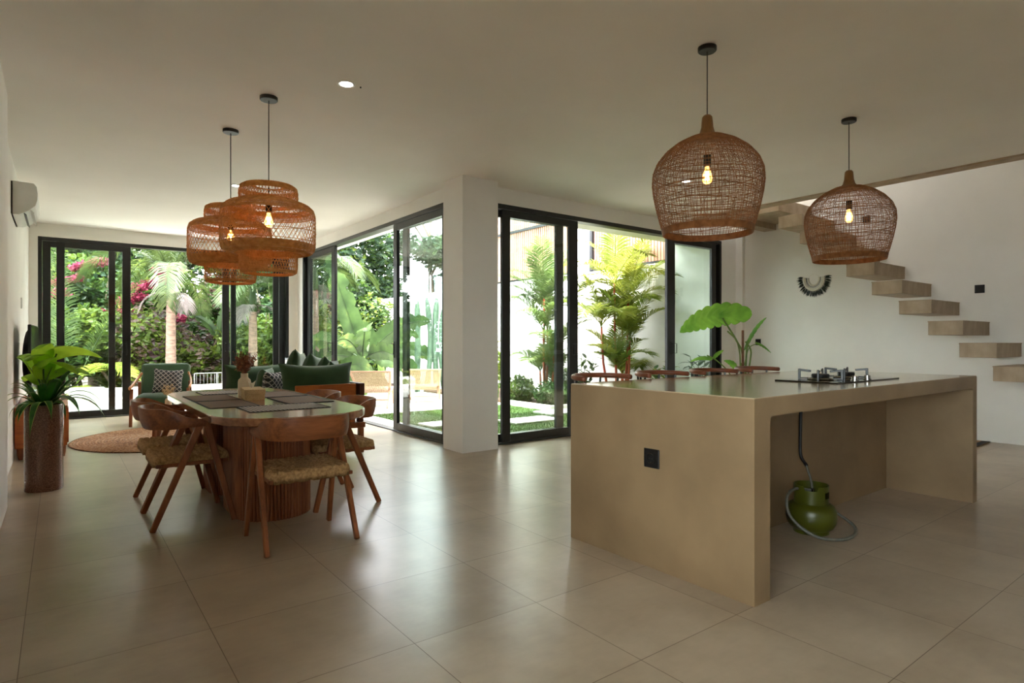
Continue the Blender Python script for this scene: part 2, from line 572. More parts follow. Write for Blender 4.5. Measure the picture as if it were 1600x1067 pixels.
    def prism(s, outline, z0, z1, b=0.0):
        """Outline (list of xy, ccw) extruded; b bevels top and bottom edges."""
        n = len(outline)
        cx = sum(p[0] for p in outline) / n
        cy = sum(p[1] for p in outline) / n
        def ring(z, ins):
            out = []
            for i, (x, y) in enumerate(outline):
                x0, y0 = outline[i - 1]
                x1, y1 = outline[(i + 1) % n]
                tx, ty = x1 - x0, y1 - y0
                L = math.hypot(tx, ty) or 1
                out.append((x - ty / L * ins, y + tx / L * ins, z))
            return out
        rs = [ring(z0, b), ring(z0 + b, 0), ring(z1 - b, 0), ring(z1, b)] if b > 0 else [ring(z0, 0), ring(z1, 0)]
        vs = [p for r in rs for p in r]
        fs = []
        for i in range(len(rs) - 1):
            for k in range(n):
                k2 = (k + 1) % n
                fs.append((i * n + k, i * n + k2, (i + 1) * n + k2, (i + 1) * n + k))
        fs.append(tuple(range(n))[::-1])
        fs.append(tuple((len(rs) - 1) * n + k for k in range(n)))
        s.add(vs, fs)
        return s
    def grid(s, fn, nu, nv, closeu=False):
        vs = [fn(i / nu, j / nv) for j in range(nv + 1) for i in range(nu + 1)]
        fs = [(j * (nu + 1) + i, j * (nu + 1) + i + 1, (j + 1) * (nu + 1) + i + 1, (j + 1) * (nu + 1) + i) for j in range(nv) for i in range(nu)]
        s.add(vs, fs)
        return s
    def sheet(s, fn, nu, nv, th=0.002):
        """Two-sided sheet with thickness along z."""
        n0 = len(s.v)
        s.grid(fn, nu, nv)
        n1 = len(s.v)
        top = list(s.v[n0:n1])
        s.add([(x, y, z - th) for (x, y, z) in top], [tuple(i - n0 for i in f[::-1]) for f in s.f[-nu * nv:]])
        W = nu + 1
        b = []
        for i in range(nu):
            b.append((i + 1, i, n1 - n0 + i, n1 - n0 + i + 1))
            o = nv * W
            b.append((o + i, o + i + 1, n1 - n0 + o + i + 1, n1 - n0 + o + i))
        for j in range(nv):
            b.append((j * W, (j + 1) * W, n1 - n0 + (j + 1) * W, n1 - n0 + j * W))
            o = nu
            b.append(((j + 1) * W + o, j * W + o, n1 - n0 + j * W + o, n1 - n0 + (j + 1) * W + o))
        s.f.extend([tuple(i + n0 for i in f) for f in b])
        return s
    def mesh(s, name, m, smooth=False):
        me = bpy.data.meshes.new(name)
        me.from_pydata(s.v, [], s.f)
        me.materials.append(m)
        if smooth:
            me.polygons.foreach_set('use_smooth', [True] * len(me.polygons))
        me.update()
        return me
    def build(s, name, m, parent=None, smooth=False, loc=(0, 0, 0), sharp=None):
        me = s.mesh(name, m, smooth)
        if smooth and sharp is not None:
            try:
                me.set_sharp_from_angle(angle=math.radians(sharp))
            except Exception:
                pass
        o = bpy.data.objects.new(name, me)
        C.objects.link(o)
        o.parent = parent
        o.location = loc
        return o

def clampx(mb, ox, lo=-1e9, hi=1e9):
    mb.v = [(min(max(p[0] + ox, lo), hi) - ox, p[1], p[2]) for p in mb.v]
    return mb

def tag(o, label=None, cat=None, group=None, kind=None):
    if label:
        o['label'] = label
    if cat:
        o['category'] = cat
    if group:
        o['group'] = group
    if kind:
        o['kind'] = kind
    return o

def thing(name, loc, label, cat, group=None, rz=0.0):
    o = bpy.data.objects.new(name, None)
    o.empty_display_size = 0.1
    C.objects.link(o)
    o.location = loc
    o.rotation_euler = (0, 0, rz)
    return tag(o, label, cat, group)

def struct(o):
    o['kind'] = 'structure'
    return o

def kids(o):
    return [c for c in bpy.data.objects if c.parent == o]

def copy_tree(o, loc, rz, label, group=None):
    def rec(a, par):
        c = a.copy()
        C.objects.link(c)
        c.parent = par
        for ch in kids(a):
            rec(ch, c)
        return c
    src = kids(o)
    c = o.copy()
    C.objects.link(c)
    c.location = loc
    c.rotation_euler = (0, 0, rz)
    c['label'] = label
    if group:
        c['group'] = group
    for ch in src:
        rec(ch, c)
    return c

def rrect(x0, x1, y0, y1, r, n=8):
    out = []
    for (cx, cy, a0) in ((x1 - r, y1 - r, 0), (x0 + r, y1 - r, 90), (x0 + r, y0 + r, 180), (x1 - r, y0 + r, 270)):
        for k in range(n + 1):
            a = math.radians(a0 + 90 * k / n)
            out.append((cx + r * math.cos(a), cy + r * math.sin(a)))
    return out

CEIL = 2.985
YB = 11.5      # back wall inner face
XW = 3.576     # wall with the pool-side doors, inner face
YW = 5.655     # wall with the courtyard doors, inner face
XR = 8.89      # stair wall inner face
XL = -0.375
YF = -4.2
T = 0.2

# ---------------------------------------------------------------- setting: shell
def sbox(name, m, *boxes):
    mb = MB()
    for b in boxes:
        mb.box(*b)
    return struct(mb.build(name, m))

sbox('floor', M['floor'], (XL - 0.3, XR + 0.3, YF - 0.3, YW + 0.12, -0.2, 0), (XL - 0.3, XW + 0.12, YW + 0.12, YB + 0.14, -0.2, 0))
XO = 7.32      # edge of the stair opening
roof = [(XL - 0.3, XO, YF - 0.3, YW, CEIL, CEIL + 0.35), (XL - 0.3, XW, YW, YB, CEIL, CEIL + 0.35), (XO, XR + T, YF - 0.3, -1.2, CEIL, CEIL + 0.35)]
sbox('ceiling', M['ceiling'], *roof)
sbox('roof_overhang_and_sunshade', M['ext_wall'], (XL - 1.9, XL - 0.301, YF - 1.0, 3.0, CEIL, CEIL + 0.3), (XL - 0.3, 4.32, YB + 0.001, YB + 0.9, CEIL, CEIL + 0.3), (XW + 0.001, 4.32, YW, YB, CEIL, CEIL + 0.3), (4.32, XR + 0.2, YW + 0.001, 6.99, CEIL, CEIL + 0.3))  # first box: out-of-view eave added to keep sun out of the side window
sbox('trim_1', M['stone'], (XO - 0.012, XO + 0.16, -1.19, 5.4, CEIL - 0.018, CEIL + 0.3))
# wall_left with near pilaster
sbox('wall_left', M['wall'], (XL - T, XL, 5.683, YB + 0.14, 0, CEIL), (XL - T, -0.305, YF, -1.5, 0, CEIL), (XL - T, -0.305, 1.2, 5.683, 0, CEIL), (XL - T, -0.305, -1.5, 1.2, 0, 0.6), (XL - T, -0.305, -1.5, 1.2, 2.3, CEIL))
# back wall around door 1: frame -0.265..3.43, top 2.79
D1 = (-0.268, 3.42, 2.785)
sbox('wall_back', M['wall'], (XL, D1[0], YB, YB + 0.14, 0, CEIL), (D1[1], XW + 0.14, YB, YB + 0.14, 0, CEIL), (D1[0], D1[1], YB, YB + 0.14, D1[2], CEIL))
D2 = (6.0, 11.2, 2.825)
sbox('wall_poolside', M['wall'], (XW, XW + 0.14, D2[1], YB, 0, CEIL), (XW, XW + 0.14, D2[0], D2[1], D2[2], CEIL))
D3 = (3.95, 8.43, 2.80)
sbox('wall_courtyard', M['wall'], (D3[1], XR, YW, YW + 0.14, 0, CEIL), (D3[0], D3[1], YW, YW + 0.14, D3[2], CEIL))
sbox('wall_column', M['wall'], (3.445, 3.91, 5.465, 5.87, 0, CEIL), (XW, 3.945, YW - 0.02, 5.995, 0, CEIL))
sbox('wall_right', M['wall'], (XR, XR + T, YF, YW + 0.14, 0, 5.6), (XR - 0.07, XR, YW - 0.12, YW, 0, CEIL))
sbox('wall_rear', M['wall'], (XL - T, XR + T, YF - T, YF, 0, CEIL))
RW = (-1.5, 1.2, 0.6, 2.3)   # out-of-view window added in the left wall for daylight on the island end
win = bpy.data.objects.new('added_window_1', None)
C.objects.link(win)
struct(win)
mb = MB()
for i in range(4):
    yy = RW[0] + (RW[1] - RW[0] - 0.06) * i / 3
    mb.box(XL - 0.12, XL - 0.06, yy, yy + 0.06, RW[2], RW[3])
mb.box(XL - 0.12, XL - 0.06, RW[0], RW[1], RW[2], RW[2] + 0.06)
mb.box(XL - 0.12, XL - 0.06, RW[0], RW[1], RW[3] - 0.06, RW[3])
mb.build('window_frame', M['black_metal'], win)
MB().box(XL - 0.092, XL - 0.088, RW[0], RW[1], RW[2], RW[3]).build('glass_pane', M['glass'], win)
sbox('wall_upper', M['ext_wall'], (XO + 0.16, XR, YW, YW + 0.14, CEIL, 5.6), (XO - 0.1, XO + 0.16, -1.34, YW + 0.14, CEIL + 0.3, 5.6), (XO + 0.1, XR, -1.34, -1.2, CEIL + 0.35, 5.6))
sbox('roof_stairwell', M['ext_wall'], (XO - 0.1, XR + T, -1.4, 4.7, 5.6, 5.75), (XO - 0.1, 7.7, 4.7, 5.8, 5.6, 5.75), (8.7, XR + T, 4.7, 5.8, 5.6, 5.75))
sbox('trim_2', M['stone'], (7.6, XR, 5.0, 5.2, 2.93, 3.02))

# ---------------------------------------------------------------- sliding doors
def sliding_door(name, u2p, u0, u1, top, sashes, handles):
    """u2p(u, d, z) -> world point; u along the wall, d outwards."""
    def bx(mb, a0, a1, d0, d1, z0, z1, b=0.003):
        p = [u2p(a0, d0, z0), u2p(a1, d1, z1)]
        lo = [min(p[0][i], p[1][i]) for i in range(3)]
        hi = [max(p[0][i], p[1][i]) for i in range(3)]
        mb.box(lo[0], hi[0], lo[1], hi[1], lo[2], hi[2], b)
    root = bpy.data.objects.new(name, None)
    C.objects.link(root)
    struct(root)
    fr = MB()
    bx(fr, u0, u0 + 0.05, 0.0, 0.13, 0, top)
    bx(fr, u1 - 0.05, u1, 0.0, 0.13, 0, top)
    bx(fr, u0 + 0.05, u1 - 0.05, 0.0, 0.13, top - 0.055, top)
    bx(fr, u0 + 0.05, u1 - 0.05, 0.0, 0.13, 0.0, 0.014)
    fr.build('door_frame', M['black_metal'], root)
    for (a0, a1, dd, wl, wr) in sashes:
        z0, z1 = 0.018, top - 0.058
        sh = MB()
        d0, d1 = dd, dd + 0.045
        bx(sh, a0, a0 + wl, d0, d1, z0, z1)
        bx(sh, a1 - wr, a1, d0, d1, z0, z1)
        bx(sh, a0 + wl, a1 - wr, d0, d1, z1 - 0.085, z1)
        bx(sh, a0 + wl, a1 - wr, d0, d1, z0, z0 + 0.095)
        so = sh.build('door_sash', M['black_metal'], root)
        g = MB()
        bx(g, a0 + wl, a1 - wr, dd + 0.02, dd + 0.024, z0 + 0.095, z1 - 0.085, 0)
        go = g.build('glass_pane', M['glass'], so)
        go['label'] = 'clear glass'
    for (u, side) in handles:
        hb = MB()
        for dd in (-0.045,):
            w_ = 0.06 * side
            pts = [u2p(u, 0.0, 1.03), u2p(u, dd, 1.03), u2p(u + w_, dd, 1.03), u2p(u + w_, dd, 1.17), u2p(u, dd, 1.17), u2p(u, 0.0, 1.17)]
            hb.tube(pts, 0.006, 6)
        bx(hb, u - 0.012, u + 0.012, -0.008, 0.002, 0.98, 1.2)
        hb.build('door_handle', M['black_plastic'], root)
    return root

sliding_door('door_1', lambda u, d, z: (u, YB + d, z), D1[0], D1[1], D1[2],
             [(-0.045, 0.915, 0.012, 0.1, 0.115), (-0.215, 0.71, 0.066, 0.1, 0.09), (2.28, 3.24, 0.012, 0.11, 0.1), (2.43, 3.365, 0.066, 0.085, 0.1)],
             [(0.855, -0.9), (2.33, 0.9)])
sliding_door('door_2', lambda u, d, z: (XW + d, u, z), D2[0], D2[1], D2[2],
             [(6.06, 7.44, 0.012, 0.09, 0.11), (6.06, 7.27, 0.066, 0.09, 0.13), (9.6, 10.92, 0.012, 0.14, 0.12), (9.8, 11.14, 0.066, 0.1, 0.1)],
             [(7.385, -1.2), (9.67, 1.4)])
sliding_door('door_3', lambda u, d, z: (u, YW + d, z), 3.95, D3[1], D3[2],
             [(4.12, 5.32, 0.012, 0.115, 0.15), (3.96, 5.12, 0.066, 0.095, 0.12), (7.1, 8.3, 0.012, 0.17, 0.11), (7.25, 8.37, 0.066, 0.1, 0.1)],
             [(5.25, -1.2), (7.17, 1.2)])

# ---------------------------------------------------------------- stairs
NAMES = {-3: 'floating stone stair tread just below the landing slab at the ceiling edge',
         -2: 'floating stone stair tread next down from the ceiling, half behind the far woven pendant',
         -1: 'floating stone stair tread hidden behind the belly of the far woven pendant',
         0: 'floating stone stair tread showing right under the far woven pendant rim',
         1: 'floating stone stair tread second below the far woven pendant rim',
         2: 'floating stone stair tread third below the far woven pendant rim',
         3: 'floating stone stair tread level with the hob pan supports, fourth below the pendant rim',
         4: 'floating stone stair tread fifth below the pendant, above the lowest one at the frame edge',
         5: 'lowest floating stone stair tread in view, cut by the right frame edge'}
for k in range(-3, 6):
    yn = 3.22 - 0.3005 * k
    zt = 2.181 - 0.249 * k
    t = thing('stair_tread', (7.98, yn, zt - 0.16), NAMES[k], 'stair tread', 'floating stair treads on the right wall')
    mb = MB().box(0, XR - 7.98, 0, 0.335, 0, 0.15, 0.003)
    mb.build('tread_slab', M['stone'], t)
    mb = MB().box(-0.004, XR - 7.98, -0.004, 0.339, 0.1485, 0.16, 0.002)
    mb.build('tread_top', M['stone'], t)
sbox('trim_3', M['stone'], (7.98, XR, 4.45, 5.54, 3.02, 3.19))

# ---------------------------------------------------------------- kitchen island
isl = thing('kitchen_island', (2.505, 1.512, 0), 'beige polished cement kitchen island with an open knee space on its front', 'kitchen island')
IX, IY, IH = 2.995, 1.22, 0.943
mb = MB()
inn = [(0.13, 0.0)] + [(0.13 + 0.02 - 0.02 * math.cos(t * PI / 8), IH - 0.09 - 0.02 + 0.02 * math.sin(t * PI / 8)) for t in range(5)]
inn += [(IX - 0.085 - 0.02 + 0.02 * math.sin(t * PI / 8), IH - 0.09 - 0.02 + 0.02 * math.cos(t * PI / 8)) for t in range(5)] + [(IX - 0.085, 0.0)]
ol = [(0.0, 0.0), (0.0, IH - 0.007), (0.004, IH - 0.003), (IX - 0.004, IH - 0.003), (IX, IH - 0.007), (IX, 0.0)] + inn[::-1]
n = len(ol)
mb.add([(x, 0, z) for x, z in ol] + [(x, IY, z) for x, z in ol], [tuple(range(n)), tuple(range(n, 2 * n))[::-1]] + [(k, n + k, n + (k + 1) % n, (k + 1) % n) for k in range(n)])
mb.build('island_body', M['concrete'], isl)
mb = MB()
mb.box(0.13, IX - 0.085, 0.585, 0.7, 0, IH - 0.09)
mb.build('back_panel', M['concrete'], isl)
mb = MB()
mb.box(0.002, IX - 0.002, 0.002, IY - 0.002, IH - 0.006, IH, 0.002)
mb.build('worktop', M['concrete_top_lit'], isl)

# wall plates
def plate(name, c, n, w_, h_, label, cat, socket=False, m=None):
    """c centre on the wall, n = outward normal axis ('-x' or '+x')."""
    t = thing(name, c, label, cat)
    sg = -1 if n == '-x' else 1
    a, b = sorted((0, sg * 0.01))
    MB().box(a, b, -w_ / 2, w_ / 2, -h_ / 2, h_ / 2, 0.003).build('cover_plate', m or M['black_plastic'], t)
    if socket:
        mb = MB()
        ring = [(sg * 0.011, 0.027 * math.cos(i * PI / 12), 0.027 * math.sin(i * PI / 12)) for i in range(24)]
        mb.tube(ring, 0.0028, 6, closed=True)
        mb.build('socket_ring', M['black_gloss'], t)
        mb = MB()
        for dy in (-0.01, 0.01):
            mb.tube([(sg * 0.009, dy, 0), (sg * 0.0135, dy, 0)], 0.003, 8)
        mb.tube([(sg * 0.009, 0, -0.02), (sg * 0.0125, 0, -0.02)], 0.0026, 8)
        mb.build('socket_pin', M['chrome'], t)
    else:
        a, b = sorted((sg * 0.008, sg * 0.0135))
        MB().box(a, b, -w_ / 2 + 0.012, w_ / 2 - 0.012, -h_ / 2 + 0.012, h_ / 2 - 0.012, 0.002).build('rocker', m or M['black_plastic'], t)
    return t
plate('power_socket', (2.505, 2.098, 0.582), '-x', 0.1, 0.1, 'black square power socket on the left end of the island', 'socket', True)
plate('light_switch', (XR, 2.414, 1.835), '-x', 0.1, 0.1, 'black square light switch on the wall above the lower stair treads', 'light switch')
plate('light_switch', (XR, 3.69, 2.88), '-x', 0.1, 0.1, 'black square switch plate seen through the weave of the far pendant', 'light switch')
plate('power_socket', (XR, 5.3, 1.19), '-x', 0.09, 0.1, 'black wall socket behind the potted plant leaf past the island', 'socket', True)
plate('light_switch', (XL, 9.3, 1.66), '+x', 0.09, 0.13, 'pale grey wall control on the left wall above the television', 'light switch', False, M['white_plastic'])

# hob
hob = thing('gas_hob', (3.74, 1.715, IH), 'black glass two-burner gas hob set on the island top', 'hob')
MB().box(0, 0.9, 0, 0.4, 0, 0.008, 0.002).build('glass_top', M['black_gloss'], hob)
def burner(bx_, by_):
    mb = MB()
    mb.lathe([(0.075, 0.006), (0.08, 0.012), (0.072, 0.02), (0.062, 0.022)], 28, (bx_, by_, 0))
    bo = mb.build('burner', M['chrome'], hob, True, sharp=40)
    MB().lathe([(0.05, 0.02), (0.054, 0.026), (0.054, 0.04), (0.048, 0.046), (0.0, 0.047)], 28, (bx_, by_, 0)).build('burner_cap', M['black_plastic'], bo, True, sharp=40)
    for k in range(4):
        a = k * PI / 2 + 0.35
        ca, sa = math.cos(a), math.sin(a)
        mb = MB()
        P = lambda r, z: (bx_ + r * ca, by_ + r * sa, z)
        mb.beam(P(0.125, 0.008), P(0.125, 0.075), 0.012, 0.016, (ca, sa, 0), 0.002)
        mb.beam(P(0.131, 0.07), P(0.055, 0.062), 0.01, 0.014, (0, 0, 1), 0.002)
        mb.beam(P(0.13, 0.014), P(0.07, 0.016), 0.01, 0.01, (0, 0, 1), 0.002)
        mb.build('pan_support', M['black_plastic'], bo)
burner(0.24, 0.22)
burner(0.60, 0.22)
for (kx, ky) in ((0.33, 0.045), (0.51, 0.045)):
    kb = MB().lathe([(0.024, 0.008), (0.024, 0.012), (0.019, 0.014), (0.018, 0.034), (0.015, 0.036), (0, 0.036)], 20, (kx, ky, 0)).build('control_knob', M['chrome'], hob, True, sharp=40)

# gas cylinder
gc = (3.80, 1.905, 0)
gas = thing('gas_cylinder', gc, 'small green gas cylinder on the floor under the island', 'gas cylinder')
prof = [(0.09, 0.014), (0.1, 0.018), (0.125, 0.034), (0.142, 0.062), (0.148, 0.092), (0.148, 0.115), (0.144, 0.145), (0.13, 0.17), (0.105, 0.186), (0.04, 0.194), (0, 0.196)]
MB().lathe(prof, 40).build('tank', M['green_steel'], gas, True)
MB().lathe([(0.1, 0), (0.104, 0), (0.104, 0.03), (0.1, 0.03)], 36, cap=False).build('foot_ring', M['green_steel'], gas, True, sharp=40)
mb = MB()
n = 56
vs = []
fs = []
for k in range(n):
    a = 2 * PI * k / n
    for r in (0.098, 0.101):
        top = 0.298 if not (3.2 < a < 4.0) else 0.272
        for z in (0.18, 0.222, 0.262, top):
            vs.append((r * math.cos(a), r * math.sin(a), z))
for k in range(n):
    a = 2 * PI * (k + .5) / n
    k2 = (k + 1) % n
    for q in range(3):
        hole = q == 1 and (4.45 < a < 5.3 or 1.4 < a < 2.2)
        if hole:
            continue
        i, j = k * 8 + q, k2 * 8 + q
        fs.append((i + 4, j + 4, j + 5, i + 5))
        fs.append((j, i, i + 1, j + 1))
    fs.append((k * 8 + 3, k * 8 + 7, k2 * 8 + 7, k2 * 8 + 3))
mb.add(vs, fs)
mb.build('collar', M['green_steel'], gas, True, sharp=35)
MB().lathe([(0.016, 0.19), (0.016, 0.23), (0.01, 0.232), (0.01, 0.25), (0.02, 0.252), (0.02, 0.27), (0, 0.271)], 14).build('valve', M['chrome'], gas, True, sharp=35)

def bez(pts, n=12):
    """Catmull-Rom through pts."""
    P = [Vector(p) for p in pts]
    P = [P[0] * 2 - P[1]] + P + [P[-1] * 2 - P[-2]]
    out = []
    for i in range(1, len(P) - 2):
        for k in range(n):
            t = k / n
            a, b, c, d = P[i - 1], P[i], P[i + 1], P[i + 2]
            out.append(0.5 * ((2 * b) + (c - a) * t + (2 * a - 5 * b + 4 * c - d) * t * t + (3 * b - a - 3 * c + d) * t ** 3))
    out.append(P[-2])
    return out
hs = thing('gas_hose', (3.8, 1.9, 0), 'black and grey gas hose running from the hob down around the cylinder', 'hose')
MB().tube(bez([(0.06, 0.1, 0.848), (0.06, 0.105, 0.6), (0.055, 0.1, 0.46), (0.035, 0.05, 0.4)]), 0.0105, 10).build('upper_hose', M['black_plastic'], hs, True)
MB().tube(bez([(0.037, 0.055, 0.405), (0.02, 0.02, 0.33), (0.004, 0.0, 0.272)]), 0.008, 10).build('metal_hose', M['hose'], hs, True)
MB().tube(bez([(-0.02, 0.0, 0.262), (-0.11, 0.05, 0.275), (-0.19, 0.06, 0.23), (-0.215, 0.02, 0.12), (-0.17, -0.1, 0.03), (-0.06, -0.2, 0.012), (0.1, -0.21, 0.012), (0.26, -0.14, 0.02), (0.27, -0.04, 0.07), (0.2, 0.05, 0.14), (0.13, 0.1, 0.16)]), 0.0095, 10).build('looped_hose', M['hose'], hs, True)

# ---------------------------------------------------------------- dining table
tb = thing('dining_table', (1.2, 4.875, 0), 'long teak dining table with rounded corners on a fluted pedestal', 'table')
out = rrect(-0.48, 0.48, -1.29, 1.29, 0.43, 12)
MB().prism(out, 0.705, 0.755, 0.006).build('tabletop', M['teak_top'], tb)
st = []
def stadium(hx, hy, n):
    L = 2 * (hy - hx)
    per = 2 * L + 2 * PI * hx
    o_ = []
    for i in range(n):
        s_ = per * i / n
        if s_ < L:
            o_.append((hx, -L / 2 + s_, 1, 0))
        elif s_ < L + PI * hx:
            a = (s_ - L) / hx
            o_.append((hx * math.cos(a), L / 2 + hx * math.sin(a), math.cos(a), math.sin(a)))
        elif s_ < 2 * L + PI * hx:
            o_.append((-hx, L / 2 - (s_ - L - PI * hx), -1, 0))
        else:
            a = PI + (s_ - 2 * L - PI * hx) / hx
            o_.append((hx * math.cos(a), -L / 2 + hx * math.sin(a), math.cos(a), math.sin(a)))
    return o_
for (cy_, hy_, nm) in ((-0.31, 0.4, 'fluted_pedestal'), (0.5, 0.36, 'fluted_pedestal')):
    base = stadium(0.25, hy_, 96 * 5)
    ol = []
    for i, (x, y, nx, ny) in enumerate(base):
        ph = (i % 5)
        r_ = (-0.008, 0.002, 0.005, 0.005, 0.002)[ph]
        ol.append((x + nx * r_, cy_ + y + ny * r_))
    MB().prism(ol, 0.0, 0.705).build(nm, M['teak_z'], tb)

# ---------------------------------------------------------------- dining chair
def make_chair(loc, rz, label):
    """faces +y; origin at floor centre."""
    t = thing('dining_chair', loc, label, 'chair', 'teak dining chairs around the table', rz)
    HXf = 0.262
    ap = (0.055, 0.672)
    for sx in (-1, 1):
        for (fy, nm) in ((0.24, 'front_leg'), (-0.24, 'rear_leg')):
            mb = MB()
            mb.beam((sx * HXf, fy, 0.0), (sx * 0.245, ap[0] + (0.014 if fy > 0 else -0.014), ap[1]), 0.026, 0.034, (0, 1, 0), 0.004, 1.25)
            mb.build(nm, M['teak_z'], t)
    # curved back rail
    mb = MB()
    N = 44
    rows = []
    for i in range(N + 1):
        u = -1 + 2 * i / N
        a = u * PI / 2
        e = 0.62
        x = 0.262 * math.copysign(abs(math.sin(a)) ** e, math.sin(a))
        y = ap[0] + 0.02 - 0.345 * (math.cos(a) ** 0.75 if math.cos(a) > 1e-9 else 0)
        rows.append((x, y, abs(u)))
    vs = []
    sec = 8
    for i, (x, y, au) in enumerate(rows):
        x0, y0, _ = rows[max(i - 1, 0)]
        x1, y1, _ = rows[min(i + 1, N)]
        tx, ty = x1 - x0, y1 - y0
        L = math.hypot(tx, ty)
        nx, ny = ty / L, -tx / L
        s_ = max(0, min(1, (y - (ap[0] - 0.24)) / 0.2))
        s_ = s_ * s_ * (3 - 2 * s_)
        top = 0.768 - 0.072 * s_
        bot = 0.632 + 0.012 * s_
        th = 0.013 + 0.004 * s_
        m_ = (top + bot) / 2
        hh = (top - bot) / 2
        for k in range(sec):
            an = 2 * PI * (k + 0.5) / sec
            cx_, cz_ = math.cos(an), math.sin(an)
            px_ = math.copysign(min(1, abs(cx_) * 1.25), cx_) * th
            pz_ = math.copysign(min(1, abs(cz_) * 1.1), cz_) * hh
            lean = -0.012 * (1 - s_) * (pz_ / 0.065)
            vs.append((x + nx * px_, y + ny * px_ + lean, m_ + pz_))
    fs = [(i * sec + k, i * sec + (k + 1) % sec, (i + 1) * sec + (k + 1) % sec, (i + 1) * sec + k) for i in range(N) for k in range(sec)]
    fs.append(tuple(range(sec))[::-1])
    fs.append(tuple(N * sec + k for k in range(sec)))
    mb.add(vs, fs)
    mb.build('back_rail', M['teak'], t, True, sharp=50)
    # seat frame
    mb = MB()
    for sy in (-0.2, 0.19):
        mb.beam((-0.245, sy, 0.405), (0.245, sy, 0.405), 0.03, 0.022, (0, 0, 1), 0.003)
    for sx in (-0.225, 0.225):
        mb.beam((sx, -0.2, 0.405), (sx, 0.19, 0.405), 0.022, 0.03, (1, 0, 0), 0.003)
    mb.build('seat_frame', M['teak'], t)
    # woven seat
    W2, D2_ = 0.235, 0.225
    nu, nv = 84, 77
    def hgt(u, v):
        x, y = u * 12, v * 11
        i, j = int(x), int(y)
        fx, fy = x - i, y - j
        bul = (1 - (2 * fx - 1) ** 2) if (i + j) % 2 else (1 - (2 * fy - 1) ** 2)
        lng = math.sin(PI * (fy if (i + j) % 2 else fx))
        return 0.015 * bul ** 0.4 * (0.35 + 0.65 * lng)
    def edge(u):
        return 1 - max(0, (abs(2 * u - 1) - 0.88) / 0.12) ** 2
    def f(u, v):
        e = max(0.0, min(edge(u), edge(v)))
        dish = -0.008 * math.sin(PI * u) * math.sin(PI * v)
        cr = 0.06
        x = (u - 0.5) * 2 * W2
        y = (v - 0.5) * 2 * D2_ - 0.005
        r = max(0, abs(2 * u - 1) - 0.85) / 0.15 * max(0, abs(2 * v - 1) - 0.85) / 0.15
        x *= 1 - 0.06 * r
        y *= 1 - 0.06 * r
        return (x, y, 0.421 + 0.03 * e ** 0.5 + hgt(u, v) + dish)
    mb = MB()
    mb.sheet(f, nu, nv, 0.03)
    mb.build('woven_seat', M['rope'], t, True)
    return t
ch = make_chair((1.18, 3.725, 0), 0, 'nearest teak dining chair, its back to the camera at the table end')
copy_tree(ch, (0.70, 4.63, 0), -PI / 2, 'teak dining chair at the table left side, nearer of the two')
copy_tree(ch, (0.70, 5.18, 0), -PI / 2, 'teak dining chair at the table left side, farther one by the rug')
copy_tree(ch, (1.67, 4.46, 0), PI / 2, 'teak dining chair at the table right side, nearer one facing the pillar')
copy_tree(ch, (1.66, 5.16, 0), PI / 2, 'teak dining chair at the table right side, mostly hidden beside the sofa end')

# placemats
def placemat(x0, x1, y0, y1, kind, label, rz=0):
    cx_, cy_ = (x0 + x1) / 2, (y0 + y1) / 2
    t = thing('placemat', (cx_, cy_, 0.755), label, 'placemat', 'placemats on the dining table', rz)
    a, b = (x1 - x0) / 2, (y1 - y0) / 2
    MB().box(-a + 0.004, a - 0.004, -b + 0.004, b - 0.004, 0.0, 0.0035).build('mat_weave', M['mat_striped' if kind else 'mat_brown'], t)
    mb = MB()
    for (p, q) in (((-a, -b), (a, -b)), ((a, -b), (a, b)), ((a, b), (-a, b)), ((-a, b), (-a, -b))):
        mb.beam((p[0], p[1], 0.0023), (q[0], q[1], 0.0023), 0.009, 0.0045, (0, 0, 1), 0)
    mb.build('mat_border', M['mat_border'], t)
    return t
placemat(0.79, 1.1, 4.925, 5.45, 0, 'brown placemat with black border at the left side, behind the nearer one')
placemat(0.79, 1.1, 4.37, 4.895, 0, 'brown placemat with black border at the left side, nearer one')
placemat(1.3, 1.62, 4.36, 4.92, 0, 'brown placemat with black border at the right side, nearer one')
placemat(1.3, 1.62, 4.97, 5.5, 0, 'brown placemat with black border at the right side, behind the tissue box')
placemat(0.95, 1.46, 3.985, 4.34, 1, 'black and white striped placemat at the near end of the table')
placemat(0.95, 1.46, 5.52, 5.86, 1, 'black and white striped placemat at the far end of the table')

# tissue box
tbx = thing('tissue_box', (1.2, 4.96, 0.755), 'cream tissue box in the middle of the dining table', 'tissue box', None, math.radians(-8))
MB().box(-0.07, 0.07, -0.16, 0.16, 0, 0.05, 0.003).build('box_base', M['tissue_box'], tbx)
MB().box(-0.074, 0.074, -0.164, 0.164, 0.046, 0.082, 0.003).build('box_lid', M['tissue_box'], tbx)
mb = MB()
def tf(u, v):
    w_ = 0.045 * (0.5 + 0.7 * v)
    x = (u - 0.5) * 2 * w_
    return (x * 0.6, x * 0.8 + 0.05 + 0.01 * math.sin(9 * u), 0.082 + 0.055 * v * (1 - 0.3 * math.sin(PI * u)))
mb.sheet(tf, 10, 6, 0.003)
mb.build('tissue', M['tissue'], tbx, True)

